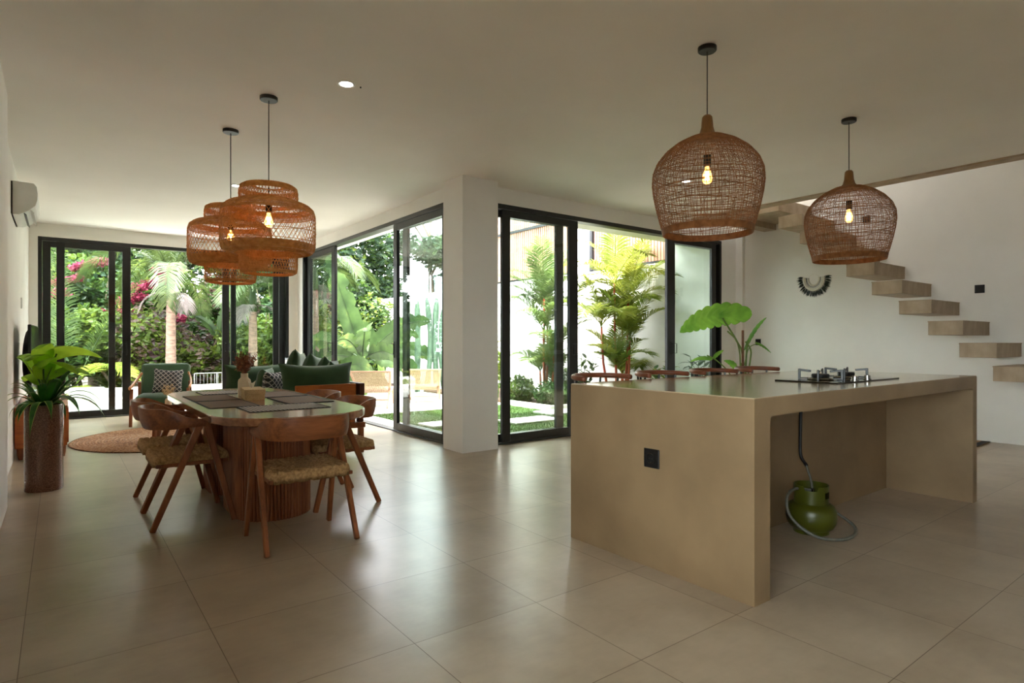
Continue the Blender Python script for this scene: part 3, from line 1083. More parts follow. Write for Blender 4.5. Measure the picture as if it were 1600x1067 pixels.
def dried_bunch(parent, n, h0, r, hh, mname, seed, leafy=0.012, name='dried_flowers'):
    rnd = random.Random(seed)
    mb = MB()
    for i in range(n):
        a = rnd.uniform(0, 2 * PI)
        q = rnd.random() ** 0.6
        tip = Vector((math.cos(a) * r * q, math.sin(a) * r * q, h0 + hh * rnd.uniform(0.45, 1)))
        base = Vector((0, 0, h0 - 0.03))
        mid = base.lerp(tip, 0.5) + Vector((0, 0, 0.02))
        mb.tube([base, mid, tip], [0.0015, 0.0012, 0.0008], 3)
        for k in range(11):
            t_ = rnd.uniform(0.45, 1.02)
            p = base.lerp(tip, t_) + Vector([rnd.uniform(-1, 1) * 0.012 for _ in range(3)])
            d = Vector([rnd.uniform(-1, 1) for _ in range(3)]).normalized() * leafy
            e = d.cross(Vector((0.3, 0.5, 0.8))).normalized() * leafy * 0.5
            g = d.cross(e).normalized() * leafy * 0.3
            mb.add([p - d, p + e, p + d, p - e, p + g], [(0, 1, 4), (1, 2, 4), (2, 3, 4), (3, 0, 4), (0, 3, 2, 1)])
    return mb.build(name, M[mname], parent)

vs_ = thing('flower_vase', (1.215, 5.29, 0.755), 'cream bottle vase of dried brown flowers on the dining table', 'vase')
MB().lathe([(0.045, 0), (0.05, 0.01), (0.05, 0.11), (0.046, 0.13), (0.032, 0.145), (0.028, 0.15), (0.028, 0.178), (0.03, 0.182), (0.022, 0.182), (0.022, 0.15)], 32).build('bottle_vase', M['ceramic'], vs_, True, sharp=50)
dried_bunch(vs_, 46, 0.18, 0.1, 0.19, 'dried', 3)

# ---------------------------------------------------------------- pendants
def weave(mb, prof, n, twist, r=0.0019, seg=56, sign=1, jit=0.0, seed=1):
    """prof: list of (radius, z); strands run along the profile with a twist."""
    rnd = random.Random(seed)
    P = [Vector((a, b)) for a, b in prof]
    ds = [0]
    for i in range(1, len(P)):
        ds.append(ds[-1] + (P[i] - P[i - 1]).length)
    tot = ds[-1]
    samp = []
    for k in range(seg + 1):
        s_ = tot * k / seg
        i = 1
        while i < len(ds) - 1 and ds[i] < s_:
            i += 1
        t_ = (s_ - ds[i - 1]) / max(1e-9, ds[i] - ds[i - 1])
        samp.append(P[i - 1].lerp(P[i], max(0, min(1, t_))))
    for i in range(n):
        a0 = 2 * PI * i / n + (rnd.uniform(-jit, jit))
        ph = rnd.uniform(0, 6)
        pts = []
        for k, q in enumerate(samp):
            a = a0 + sign * twist * k / seg + jit * 0.6 * math.sin(ph + 5 * k / seg)
            rr = q.x + (0.0015 if (i + k) % 2 else -0.0015)
            pts.append((rr * math.cos(a), rr * math.sin(a), q.y))
        mb.tube(pts, r, 3, caps=False)

def ring(mb, rad, z, r=0.002, n=64, wob=0.0, seed=0, tilt=0.0, sides=4):
    rnd = random.Random(seed)
    p1, p2 = rnd.uniform(0, 6), rnd.uniform(0, 6)
    pts = []
    for k in range(n):
        a = 2 * PI * k / n
        zz = z + wob * (math.sin(a + p1) + 0.6 * math.sin(2 * a + p2))
        rr = rad(zz) if callable(rad) else rad
        pts.append((rr * math.cos(a), rr * math.sin(a), zz))
    mb.tube(pts, r, sides, closed=True)

def bulb(parent, z):
    MB().tube([(0, 0, z + 0.1), (0, 0, z + 0.17)], 0.022, 14).build('lamp_socket', M['black_plastic'], parent, True, sharp=40)
    b_ = MB().lathe([(0.012, 0.1), (0.014, 0.085), (0.026, 0.05), (0.03, 0.03), (0.026, 0.01), (0.012, -0.004), (0, -0.006)], 20, (0, 0, z)).build('light_bulb', M['bulb'], parent, True)
    mb = MB()
    for k in range(4):
        a = k * PI / 2
        mb.tube([(0.009 * math.cos(a), 0.009 * math.sin(a), z + 0.07), (0.011 * math.cos(a + 0.4), 0.011 * math.sin(a + 0.4), z + 0.015)], 0.0022, 5)
    mb.build('filament', M['filament'], b_)

def make_drum_pendant(x, y, label):
    t = thing('rattan_pendant_lamp', (x, y, 0), label, 'pendant lamp', 'rattan drum pendants over the dining table')
    MB().lathe([(0.0, CEIL), (0.062, CEIL), (0.062, CEIL - 0.022), (0.058, CEIL - 0.026), (0.0, CEIL - 0.026)][::-1], 32, cap=False).build('ceiling_rose', M['black_plastic'], t, True, sharp=40)
    MB().tube([(0, 0, CEIL - 0.02), (0, 0, 2.2)], 0.0035, 8).build('cord', M['black_plastic'], t)
    prof = [(0.105, 2.335), (0.14, 2.342), (0.18, 2.338), (0.205, 2.322), (0.213, 2.29), (0.213, 2.225), (0.215, 2.205), (0.25, 2.203), (0.30, 2.192), (0.33, 2.165), (0.343, 2.12), (0.345, 2.0), (0.343, 1.90), (0.332, 1.865), (0.30, 1.845), (0.24, 1.838), (0.212, 1.832), (0.209, 1.80), (0.209, 1.74), (0.203, 1.705), (0.186, 1.695)]
    K = 0.945
    prof = [(a * K, b) for a, b in prof]
    mb = MB()
    weave(mb, prof, 60, 1.75, 0.0019, 110, 1, 0.004, 1)
    weave(mb, prof, 60, 1.75, 0.0019, 110, -1, 0.004, 2)
    for (r_, z, w_) in ((0.343, 2.08, 0.01), (0.345, 1.99, 0.008), (0.343, 1.92, 0.006), (0.213, 2.26, 0.004), (0.209, 1.77, 0.003)):
        ring(mb, r_ * K + 0.003, z, 0.0022, 64, w_, int(z * 100))
    mb.build('woven_shade', M['rattan'], t)
    mb = MB()
    # closely wrapped bands at rims and shoulders
    for i in range(9):
        ring(mb, K * 0.105 + 0.0045 * i, 2.336 + 0.0006 * i, 0.0028, 48, 0, i)
    for (r0, z0, r1, z1, k) in ((0.33, 2.168, 0.343, 2.13, 7), (0.343, 1.905, 0.325, 1.858, 11), (0.318, 1.853, 0.25, 1.839, 15), (0.206, 2.322, 0.213, 2.29, 7), (0.213, 2.225, 0.222, 2.203, 5), (0.203, 1.715, 0.184, 1.695, 7), (0.29, 2.196, 0.326, 2.17, 8)):
        for i in range(k):
            q = i / (k - 1)
            ring(mb, K * (r0 + (r1 - r0) * q), z0 + (z1 - z0) * q, 0.0027, 56, 0.0006, i)
    mb.build('shade_rim', M['rattan'], t)
    bulb(t, 2.04)
    return t
pa = make_drum_pendant(1.219, 4.582, 'three-tier rattan drum pendant nearer the camera over the dining table')
copy_tree(pa, (1.152, 5.49, 0), 1.1, 'three-tier rattan drum pendant farther left, partly behind the nearer one')

def make_basket_pendant(x, y, label):
    t = thing('basket_pendant_lamp', (x, y, 0), label, 'pendant lamp', 'open basket pendants over the kitchen island')
    MB().lathe([(0.0, CEIL), (0.055, CEIL), (0.055, CEIL - 0.022), (0.05, CEIL - 0.027), (0.0, CEIL - 0.027)][::-1], 32, cap=False).build('ceiling_rose', M['black_plastic'], t, True, sharp=40)
    MB().tube([(0, 0, CEIL - 0.02), (0, 0, 2.56)], 0.0035, 8).build('cord', M['black_plastic'], t)
    MB().lathe([(0.0, 2.574), (0.02, 2.572), (0.03, 2.56), (0.033, 2.53), (0.035, 2.5), (0.045, 2.465), (0.066, 2.44), (0.08, 2.432), (0.05, 2.425), (0, 2.42)][::-1], 32, cap=False).build('wooden_cap', M['cap_wood'], t, True)
    K = 0.925
    prof = [(a * K, b) for a, b in ((0.06, 2.445), (0.12, 2.432), (0.2, 2.395), (0.27, 2.345), (0.322, 2.285), (0.347, 2.225), (0.352, 2.16), (0.343, 2.09), (0.325, 2.01), (0.303, 1.93), (0.285, 1.875))]
    mb = MB()
    weave(mb, prof, 96, 0.12, 0.0017, 40, 1, 0.012, 4)
    weave(mb, prof, 22, 0.75, 0.0016, 40, -1, 0.05, 5)
    def rad(z):
        for i in range(1, len(prof)):
            if z >= prof[i][1]:
                a, b = prof[i], prof[i - 1]
                q = (z - a[1]) / max(1e-6, b[1] - a[1])
                return a[0] + (b[0] - a[0]) * min(1, q) + 0.001
        return prof[-1][0]
    z = 1.885
    i = 0
    rnd = random.Random(9)
    while z < 2.43:
        ring(mb, rad, z, 0.0017, 72, 0.0045 if z < 2.33 else 0.001, i, sides=3)
        z += rnd.uniform(0.009, 0.019) * (1 if z < 2.3 else 0.55)
        i += 1
    for k in range(9):
        ring(mb, rad, 1.93 + 0.04 * k, 0.0024, 72, 0.022, 50 + k, sides=3)
    mb.build('woven_shade', M['rattan_brown'], t)
    mb = MB()
    for k in range(9):
        ring(mb, K * 0.283 + 0.0008 * k, 1.852 + 0.0042 * k, 0.0028, 72, 0.0004, k)
    mb.lathe([(0.262, 1.85), (0.268, 1.89), (0.264, 1.89), (0.258, 1.85)], 64, cap=False)
    mb.build('shade_rim', M['rattan_brown'], t)
    bulb(t, 2.16)
    return t
pc = make_basket_pendant(3.14, 2.206, 'larger open basket pendant with wooden cap over the near part of the island')
copy_tree(pc, (5.065, 2.235, 0), 2.1, 'open basket pendant with wooden cap farther away, in front of the stairs')

# downlights and ceiling dot
def downlight(x, y, label):
    t = thing('ceiling_downlight', (x, y, CEIL), label, 'downlight', 'recessed ceiling downlights')
    MB().lathe([(0.062, 0.0), (0.062, -0.004), (0.05, -0.007), (0.042, -0.003), (0.042, 0.0)], 32, cap=False).build('trim_ring', M['white_plastic'], t, True)
    MB().lathe([(0.0, -0.0015), (0.042, -0.0015), (0.042, 0.0), (0, 0.0)], 32, cap=False).build('lit_lens', M['downlight'], t)
    return t
downlight(1.585, 4.021, 'lit round downlight in the ceiling right of the drum pendant cord')
downlight(1.612, 7.404, 'lit round downlight just above the farther drum pendant')
downlight(5.571, 4.188, 'lit round downlight seen through the larger basket pendant')
tag(MB().lathe([(0, 0), (0.006, 0), (0.005, -0.008), (0, -0.009)], 12, (0, 0, 0), False).build('ceiling_sensor', M['black_plastic'], None, loc=(1.685, 4.01, CEIL)), 'tiny dark sensor dot beside the nearest ceiling downlight', 'sensor')

# ---------------------------------------------------------------- wall decoration
deco = thing('wall_necklace', (XR, 4.41, 2.125), 'white shell collar with dark feathers hanging on the stair wall', 'wall decoration')
mb = MB()
for k in range(74):
    a = math.radians(170 + 200 * k / 73.0)
    c_, s_ = math.cos(a), math.sin(a)
    rnd = random.Random(k)
    L = 0.085 + 0.035 * rnd.random()
    a2 = a + rnd.uniform(-0.22, 0.22)
    p0 = Vector((-0.01 - 0.004 * (k % 3), 0.155 * c_, 0.175 * s_))
    d = Vector((-0.1 + 0.2 * rnd.random(), math.cos(a2), math.sin(a2) - 0.12)).normalized()
    e = Vector((0, -d.z, d.y)) * 0.0095
    p1 = p0 + d * L * 0.5
    p2 = p0 + d * L
    up = Vector((-0.005, 0, 0))
    mb.add([p0, p1 + e, p2, p1 - e, p1 + up], [(0, 1, 4), (1, 2, 4), (2, 3, 4), (3, 0, 4), (0, 3, 2, 1)])
mb.build('feathers', M['feather'], deco)
for (ri, rz_, bw) in ((0.082, 0.1, 0.014), (0.148, 0.17, 0.016), (0.126, 0.148, 0.012)):
    pts = []
    for k in range(41):
        a = math.radians(172 + 196 * k / 40)
        pts.append((-0.018, ri * math.cos(a), rz_ * math.sin(a)))
    MB().tube(pts, bw, 8, flat=1.0).build('shell_band', M['white_bead'], deco, True)
mb = MB()
for k in range(30):
    a = math.radians(174 + 192 * k / 29)
    mb.lathe([(0.0, -0.006), (0.006, 0), (0, 0.006)], 6, (-0.02, 0.104 * math.cos(a), 0.124 * math.sin(a)), False)
mb.build('dark_beads', M['black_plastic'], deco)
MB().tube(bez([(-0.01, 0.08, 0.02), (-0.006, 0.04, 0.06), (-0.004, 0, 0.07), (-0.006, -0.04, 0.06), (-0.01, -0.08, 0.02)]), 0.0018, 5).build('hanging_string', M['white_bead'], deco)

# ---------------------------------------------------------------- plants (generic)
def sword_leaf(mb, base, az, el, L, W, droop, n=9, fold=0.25):
    """long strap leaf as a folded ribbon with two faces across."""
    b = Vector(base)
    d = Vector((math.cos(az) * math.cos(el), math.sin(az) * math.cos(el), math.sin(el)))
    side = Vector((-math.sin(az), math.cos(az), 0))
    vs = []
    p = b.copy()
    for i in range(n + 1):
        t = i / n
        w = W * (math.sin(PI * min(1, t * 0.9 + 0.12)) ** 0.7) * (1 - t ** 4)
        up = side.cross(d).normalized()
        if up.z < 0 and False:
            up = -up
        vs += [p + side * w + up * w * fold, p, p - side * w + up * w * fold]
        p = p + d * (L / n)
        d = (d + Vector((0, 0, -droop / n * (0.5 + 1.5 * t)))).normalized()
    fs = []
    for i in range(n):
        o = i * 3
        fs += [(o, o + 1, o + 4, o + 3), (o + 1, o + 2, o + 5, o + 4)]
    mb.add(vs, fs)
    return vs

def broad_leaf(mb, base, az, el, L, W, droop, lobes=0, n=14, m=4, cup=0.12, notch=0.0, roll=0.0):
    """big leaf sheet; lobes > 0 gives a scalloped edge."""
    b = Vector(base)
    d = Vector((math.cos(az) * math.cos(el), math.sin(az) * math.cos(el), math.sin(el)))
    side = Vector((-math.sin(az), math.cos(az), 0))
    if roll:
        side = Matrix.Rotation(roll, 3, d) @ side
    vs = []
    p = b.copy()
    for i in range(n + 1):
        t = i / n
        w = W * (t ** 0.45 * (1 - t) ** 0.75) * 1.75
        if lobes:
            w *= 0.84 + 0.2 * abs(math.sin(lobes * PI * t)) ** 0.7
        up = side.cross(d).normalized()
        for k in range(-m, m + 1):
            q = k / m
            back = -notch * L * abs(q) * (1 - t) ** 2 * 1.6
            rip = 0.02 * W * math.sin(lobes * 2 * PI * t + abs(q) * 3) if lobes else 0
            vs.append(p + side * (w * q) + up * (cup * abs(q) ** 1.3 * w + rip) + d * back)
        p = p + d * (L / n)
        d = (d + Vector((0, 0, -droop / n))).normalized()
        side = (side - d * side.dot(d)).normalized()
    W_ = 2 * m + 1
    fs = [(i * W_ + k, i * W_ + k + 1, (i + 1) * W_ + k + 1, (i + 1) * W_ + k) for i in range(n) for k in range(2 * m)]
    mb.add(vs, fs)

def frond(mb, base, az, el, L, droop, nl, ll, lw, hang=0.5, rs=0.012, seed=0, vee=0.35, start=0.14, ragged=0.1):
    rnd = random.Random(seed)
    d = Vector((math.cos(az) * math.cos(el), math.sin(az) * math.cos(el), math.sin(el)))
    side = Vector((-math.sin(az), math.cos(az), 0))
    p = Vector(base)
    N = 18
    pts = [p.copy()]
    ds = [d.copy()]
    for i in range(N):
        p = p + d * (L / N)
        d = (d + Vector((0, 0, -droop / N * (0.4 + 1.2 * i / N)))).normalized()
        pts.append(p.copy())
        ds.append(d.copy())
    mb.tube(pts, [rs * (1 - 0.85 * i / N) for i in range(N + 1)], 5)
    for i in range(nl):
        t = start + (1 - start) * (i + 0.5) / nl
        x = t * N
        j = min(int(x), N - 1)
        c = pts[j].lerp(pts[j + 1], x - j)
        dd = ds[j]
        up = side.cross(dd).normalized()
        if up.z < 0:
            up = -up
        sz = ll * (math.sin(PI * (0.12 + 0.8 * t)) ** 0.6) * (1 + rnd.uniform(-ragged, ragged))
        for sg in (-1, 1):
            dr = (side * sg * 0.85 + dd * (0.45 + 0.5 * t) + up * vee + Vector([rnd.uniform(-.08, .08) for _ in range(3)])).normalized()
            q0 = c
            w = (dd - dr * dd.dot(dr)).normalized() * lw
            q1 = c + dr * sz * 0.5 + Vector((0, 0, -hang * sz * 0.12))
            q2 = c + dr * sz * 0.92 + Vector((0, 0, -hang * sz * 0.5))
            mb.add([q0 - w * 0.4, q0 + w * 0.4, q1 + w, q1 - w, q2], [(0, 1, 2, 3), (3, 2, 4)])

def leaf_cloud(blobs, n, size, seed, jit=0.35, flat=0.5, shell=0.55, aspect=0.5):
    """blobs: list of (cx, cy, cz, rx, ry, rz). Returns MB of folded leaves."""
    r = np.random.RandomState(seed)
    B = np.array(blobs, float)
    vol = B[:, 3] * B[:, 4] + B[:, 4] * B[:, 5] + B[:, 3] * B[:, 5]
    idx = r.choice(len(B), n, p=vol / vol.sum())
    d = r.normal(size=(n, 3))
    d /= np.linalg.norm(d, axis=1)[:, None]
    rad = shell + (1 - shell) * r.rand(n) ** 0.7
    rad *= 1 + 0.22 * np.sin(d[:, 0] * 7 + idx) * np.sin(d[:, 2] * 6 + idx * 2)
    c = B[idx, :3] + d * B[idx, 3:] * rad[:, None]
    a = r.normal(size=(n, 3))
    a[:, 2] *= flat
    a /= np.linalg.norm(a, axis=1)[:, None]
    nn = d + r.normal(size=(n, 3)) * 0.6
    b = np.cross(nn, a)
    b /= np.linalg.norm(b, axis=1)[:, None] + 1e-9
    up = np.cross(a, b)
    s = size * (0.6 + 0.8 * r.rand(n))[:, None]
    v = np.empty((n, 6, 3))
    v[:, 0] = c - a * s * 0.5
    v[:, 1] = c - a * s * 0.05 + b * s * aspect * 0.5 + up * s * 0.08
    v[:, 2] = c + a * s * 0.5 - up * s * 0.06
    v[:, 3] = c - a * s * 0.05 - b * s * aspect * 0.5 + up * s * 0.08
    v[:, 4] = c - a * s * 0.05
    v = v[:, :5]
    base = (np.arange(n) * 5)[:, None]
    f = np.concatenate([base + np.array([[0, 1, 4]]), base + np.array([[1, 2, 4]]), base + np.array([[2, 3, 4]]), base + np.array([[3, 0, 4]])], 0)
    mb = MB()
    mb.v = [tuple(x) for x in v.reshape(-1, 3).tolist()]
    mb.f = [tuple(x) for x in f.tolist()]
    return mb

# ---------------------------------------------------------------- tall pot with plants (left)
pp = thing('potted_plant', (-0.105, 6.19, 0), 'tall speckled brown cylinder pot of strap-leaved and broad-leaved plants', 'potted plant')
MB().lathe([(0.125, 0), (0.128, 0.01), (0.128, 0.68), (0.125, 0.69), (0.116, 0.69), (0.114, 0.64), (0.0, 0.64)], 48).build('pot', M['pot'], pp, True, sharp=50)
MB().lathe([(0.114, 0.64), (0.08, 0.66), (0, 0.665)], 24, cap=False).build('soil', M['soil'], pp, True)
rnd = random.Random(5)
mb = MB()
me = MB()
for i in range(36):
    az = i * 2.4 + rnd.uniform(-0.2, 0.2)
    el = rnd.uniform(0.4, 1.3)
    L = rnd.uniform(0.38, 0.56)
    # keep clear of the wall: shorter on that side
    if math.cos(az) < -0.3:
        L *= 0.62
    dr = rnd.uniform(2.2, 3.6) * (1.35 - el * 0.6)
    b_ = (0.04 * math.cos(az), 0.04 * math.sin(az), 0.68)
    v_ = sword_leaf(mb, b_, az, el, L, 0.026, dr, 10)
    for s_ in (0, 2):
        pts = [v_[k * 3 + s_] + Vector((0, 0, 0.0012)) for k in range(11)]
        for k in range(10):
            q = [pts[k], pts[k + 1]]
            c_ = [v_[k * 3 + 1], v_[(k + 1) * 3 + 1]]
            me.add([q[0], q[1], q[1].lerp(c_[1], 0.22) + Vector((0, 0, 0.0012)), q[0].lerp(c_[0], 0.22) + Vector((0, 0, 0.0012))], [(0, 1, 2, 3)])
clampx(mb, -0.105, lo=XL + 0.012).build('strap_leaves', M['lf_house'], pp, True)
clampx(me, -0.105, lo=XL + 0.013).build('leaf_margins', M['lf_house_edge'], pp, True)
mb = MB()
ms = MB()
for (az, el, L, W, sl, dr) in ((2.1, 0.5, 0.24, 0.11, 0.36, 0.9), (1.2, 0.4, 0.3, 0.12, 0.42, 0.8), (-0.4, 0.15, 0.36, 0.12, 0.42, 0.5), (-0.9, 0.1, 0.3, 0.12, 0.33, 0.8), (0.4, 0.2, 0.3, 0.1, 0.27, 0.8), (-1.9, 0.5, 0.24, 0.11, 0.36, 1.1), (3.6, 0.9, 0.15, 0.07, 0.3, 0.9), (2.0, 0.3, 0.26, 0.1, 0.22, 1.0), (-1.6, 0.6, 0.28, 0.11, 0.3, 1.3), (4.6, 0.8, 0.24, 0.1, 0.4, 1.5)):
    tip = Vector((math.cos(az) * 0.09, math.sin(az) * 0.09, 0.68 + sl))
    ms.tube(bez([(0, 0, 0.66), (tip.x * 0.3, tip.y * 0.3, 0.68 + sl * 0.6), tuple(tip)], 6), 0.006, 6)
    broad_leaf(mb, tip, az, el + 0.35, L, W, dr + 0.9, 0, 12, 4, 0.25, 0.25, roll=0.5 * math.sin(az * 3))
clampx(mb, -0.105, lo=XL + 0.014).build('broad_leaves', M['lf_lime_in'], pp, True)
ms.build('stalks', M['stem'], pp, True)

# ---------------------------------------------------------------- tv stand, tv, aircon
ts = thing('tv_cabinet', (XL + 0.01, 7.8, 0), 'low orange wood television cabinet on tapered legs by the left wall', 'cabinet')
MB().box(0, 0.425, 0, 1.65, 0.12, 0.535, 0.004).build('cabinet_body', M['orange_wood'], ts)
for i in range(3):
    MB().box(0.425, 0.437, 0.03 + 0.54 * i, 0.54 * (i + 1) - 0.01, 0.145, 0.51, 0.002).build('cabinet_door', M['orange_wood'], ts)
for (x, y) in ((0.045, 0.06), (0.385, 0.06), (0.045, 1.58), (0.385, 1.58)):
    MB().lathe([(0.019, 0), (0.028, 0.05), (0.032, 0.12)], 18, (x, y, 0)).build('leg', M['teak_z'], ts, True, sharp=50)
tv = thing('television', (-0.235, 7.85, 0.535), 'black flat television seen edge-on on the orange cabinet', 'television', None, math.radians(-1.5))
MB().box(-0.03, 0.0, 0, 1.15, 0.1, 0.84, 0.006).build('tv_body', M['black_plastic'], tv)
MB().box(-0.001, 0.002, 0.012, 1.138, 0.115, 0.828).build('tv_screen', M['screen'], tv)
mb = MB()
mb.grid(lambda u, v: (-0.028 - 0.075 * (math.sin(PI * min(1, max(0, u)))) ** 0.4 * (math.sin(PI * v)) ** 0.4, 0.04 + 1.07 * u, 0.14 + 0.66 * v), 20, 16)
mb.build('tv_back', M['black_plastic'], tv, True)
MB().box(-0.09, 0.1, 0.4, 0.75, 0.0, 0.012, 0.003).box(-0.035, -0.01, 0.52, 0.63, 0.01, 0.12, 0.003).build('tv_base', M['black_plastic'], tv)

ac = thing('air_conditioner', (XL, 7.44, 2.42), 'white wall-mounted air conditioner high on the left wall', 'air conditioner')
sec = [(0.0, 0.0), (0.0, 0.315), (0.17, 0.31), (0.192, 0.28), (0.2, 0.22), (0.197, 0.15), (0.182, 0.095), (0.13, 0.04), (0.06, 0.0)]
mb = MB()
n_ = len(sec)
vs = [(x, 0, z) for x, z in sec] + [(x, 0.85, z) for x, z in sec]
fs = [tuple(range(n_)), tuple(n_ + k for k in range(n_))[::-1]] + [(k, n_ + k, n_ + (k + 1) % n_, (k + 1) % n_) for k in range(n_)]
mb.add(vs, fs)
mb.build('ac_body', M['white_plastic'], ac)
MB().beam((0.105, 0.03, 0.012), (0.105, 0.82, 0.012), 0.028, 0.006, (1, 0, 1), 0.001).build('air_outlet', M['black_plastic'], ac)
MB().beam((0.155, 0.02, 0.045), (0.155, 0.83, 0.045), 0.055, 0.006, (1, 0, 1), 0.001).build('louvre_flap', M['white_plastic'], ac)
MB().box(-0.004, 0.012, -0.004, 0.854, 0.0, 0.31).build('gap_shade_strip', M['black_plastic'], ac)  # solid black strip standing for the shaded gap behind the unit

# ---------------------------------------------------------------- rugs
rug = MB()
cs = []
R_ = 1.15
turns = 38
N_ = turns * 4
prof = []
def rugf(u, v):
    r = R_ * v
    ph = v * turns
    z = 0.006 + 0.006 * abs(math.sin(PI * ph))
    a = u * 2 * PI
    return (r * math.cos(a), r * math.sin(a) * 1.0, z)
rug.grid(rugf, 96, turns * 4)
rug.lathe([(R_, 0.0), (R_ + 0.008, 0.006), (R_, 0.012)], 96, cap=False)
tag(rug.build('round_rug', M['jute'], None, True, loc=(1.225, 8.6, 0.0)), 'round braided jute rug on the floor before the green armchair', 'rug')
sm = thing('striped_rug', (7.72, 2.26, 0), 'black and tan striped floor mat by the stair wall behind the island', 'rug', None, math.radians(2))
for (j, m_) in ((0, 'a'), (1, 'b'), (2, 'c'), (3, 'a'), (4, 'c'), (5, 'a')):
    pass
s2 = stripes('striped floor mat', (srgb(28, 22, 20), srgb(150, 116, 76)), 'Y', 0.15, 0.5)
MB().box(0, 1.12, 0, 0.6, 0.0, 0.012, 0.003).build('mat_weave', s2, sm)
mb = MB()
for i in range(40):
    y_ = 0.008 + i * 0.015
    mb.beam((1.12, y_, 0.006), (1.155, y_ + 0.004 * math.sin(i * 3), 0.003), 0.004, 0.004, b=0)
mb.build('mat_fringe', M['mat_border'], sm)

# ---------------------------------------------------------------- cushions
def cushion(name, loc, w_, h_, d_, m, rot, label=None, cat='cushion', group=None, parent=None, pinch=0.5):
    """pillow in the xz plane, thickness along y, base at z=0."""
    mb = MB()
    def side(sg):
        def f(u, v):
            a, b = 2 * u - 1, 2 * v - 1
            ea = (1 - abs(a) ** 3.2)
            eb = (1 - abs(b) ** 3.2)
            th = d_ / 2 * (max(0, ea * eb)) ** pinch
            px = a * w_ / 2 * (1 - 0.1 * (1 - b * b) * abs(a) ** 2)
            pz = h_ / 2 + b * h_ / 2 * (1 - 0.16 * (1 - a * a) * abs(b) ** 2)
            th *= 1 + 0.06 * math.sin(5 * a + 3 * b + w_ * 9)
            return (px, sg * th, pz)
        return f
    mb.grid(side(1), 22, 18)
    n0 = len(mb.f)
    mb.grid(side(-1), 22, 18)
    mb.f[n0:] = [f_[::-1] for f_ in mb.f[n0:]]
    o = mb.build(name, m, parent, True, loc=loc)
    o.rotation_euler = rot
    if parent is None:
        tag(o, label, cat, group)
    return o

# ---------------------------------------------------------------- sofa
sf = thing('sofa', (1.75, 6.17, 0), 'long green sofa with teak frame and end panels beside the pool doors', 'sofa')
SL = 2.75
MB().box(0.0, 0.9, 0.0, SL, 0.27, 0.33, 0.006).build('base_frame', M['teak_y'], sf)
for (x, y) in ((0.04, 0.04), (0.86, 0.04), (0.04, SL - 0.04), (0.86, SL - 0.04), (0.86, SL / 2)):
    MB().beam((x, y, 0), (x, y, 0.27), 0.055, 0.055).build('leg', M['teak_z'], sf)
for y0 in (0.02, SL - 0.06):
    mb = MB()
    mb.box(0.16, 0.8, y0, y0 + 0.035, 0.6, 0.748, 0.004)
    mb.box(0.16, 0.8, y0, y0 + 0.035, 0.4, 0.47, 0.004)
    for x in (0.2, 0.62, 0.76):
        mb.box(x - 0.03, x + 0.03, y0 - 0.002, y0 + 0.033, 0.33, 0.6, 0.003)
    mb.build('end_panel', M['orange_wood'], sf)
mb = MB()
mb.box(0.83, 0.89, 0.0, SL, 0.6, 0.75, 0.006)
mb.box(0.83, 0.89, 0.0, SL, 0.42, 0.5, 0.006)
for y in (0.03, 0.9, 1.8, SL - 0.09):
    mb.box(0.83, 0.89, y, y + 0.06, 0.33, 0.62, 0.004)
mb.build('back_frame', M['teak_dark'], sf)
MB().box(0.0, 0.83, 0.07, SL - 0.08, 0.33, 0.5, 0.035).build('seat_mattress', M['green_cloth'], sf, True, sharp=50)
G1 = 'green cushions on the sofa'
cushion('sofa_bolster', (2.2, 6.36, 0.5), 0.8, 0.48, 0.24, M['green_cloth'], (math.radians(-8), 0, 0), 'long green bolster leaning on the near wooden end of the sofa', 'bolster')
cushion('sofa_bolster', (2.15, 8.72, 0.5), 0.84, 0.4, 0.24, M['green_cloth'], (math.radians(8), 0, 0), 'long green bolster at the far end of the sofa behind the vase', 'bolster')
cushion('throw_pillow', (2.12, 8.3, 0.5), 0.36, 0.36, 0.16, M['green_cloth'], (math.radians(12), 0, math.radians(55)), 'small pale green pillow standing right of the dried flower vase', 'cushion', G1)
cushion('throw_pillow', (2.02, 7.45, 0.5), 0.38, 0.36, 0.16, M['plaid'], (math.radians(10), 0, math.radians(35)), 'checked grey pillow peeking out left of the near bolster', 'cushion')
for (x, y, z, s_, r1, r2, lb) in ((2.36, 7.9, 0.62, 0.52, 14, 60, 'green cushion topmost in the heap along the sofa back'),
                                (2.44, 7.5, 0.6, 0.5, 18, 45, 'green cushion in the heap, right of the topmost one'),
                                (2.46, 7.05, 0.6, 0.46, 16, 50, 'green cushion in the heap, peaking over the near bolster middle'),
                                (2.46, 6.72, 0.55, 0.46, 14, 40, 'green cushion in the heap, nearest the sofa end')):
    cushion('back_cushion', (x, y, z), s_, s_ * 0.92, 0.18, M['green_cloth'], (math.radians(r1), math.radians(r1 * 0.5), math.radians(r2)), lb, 'cushion', G1)

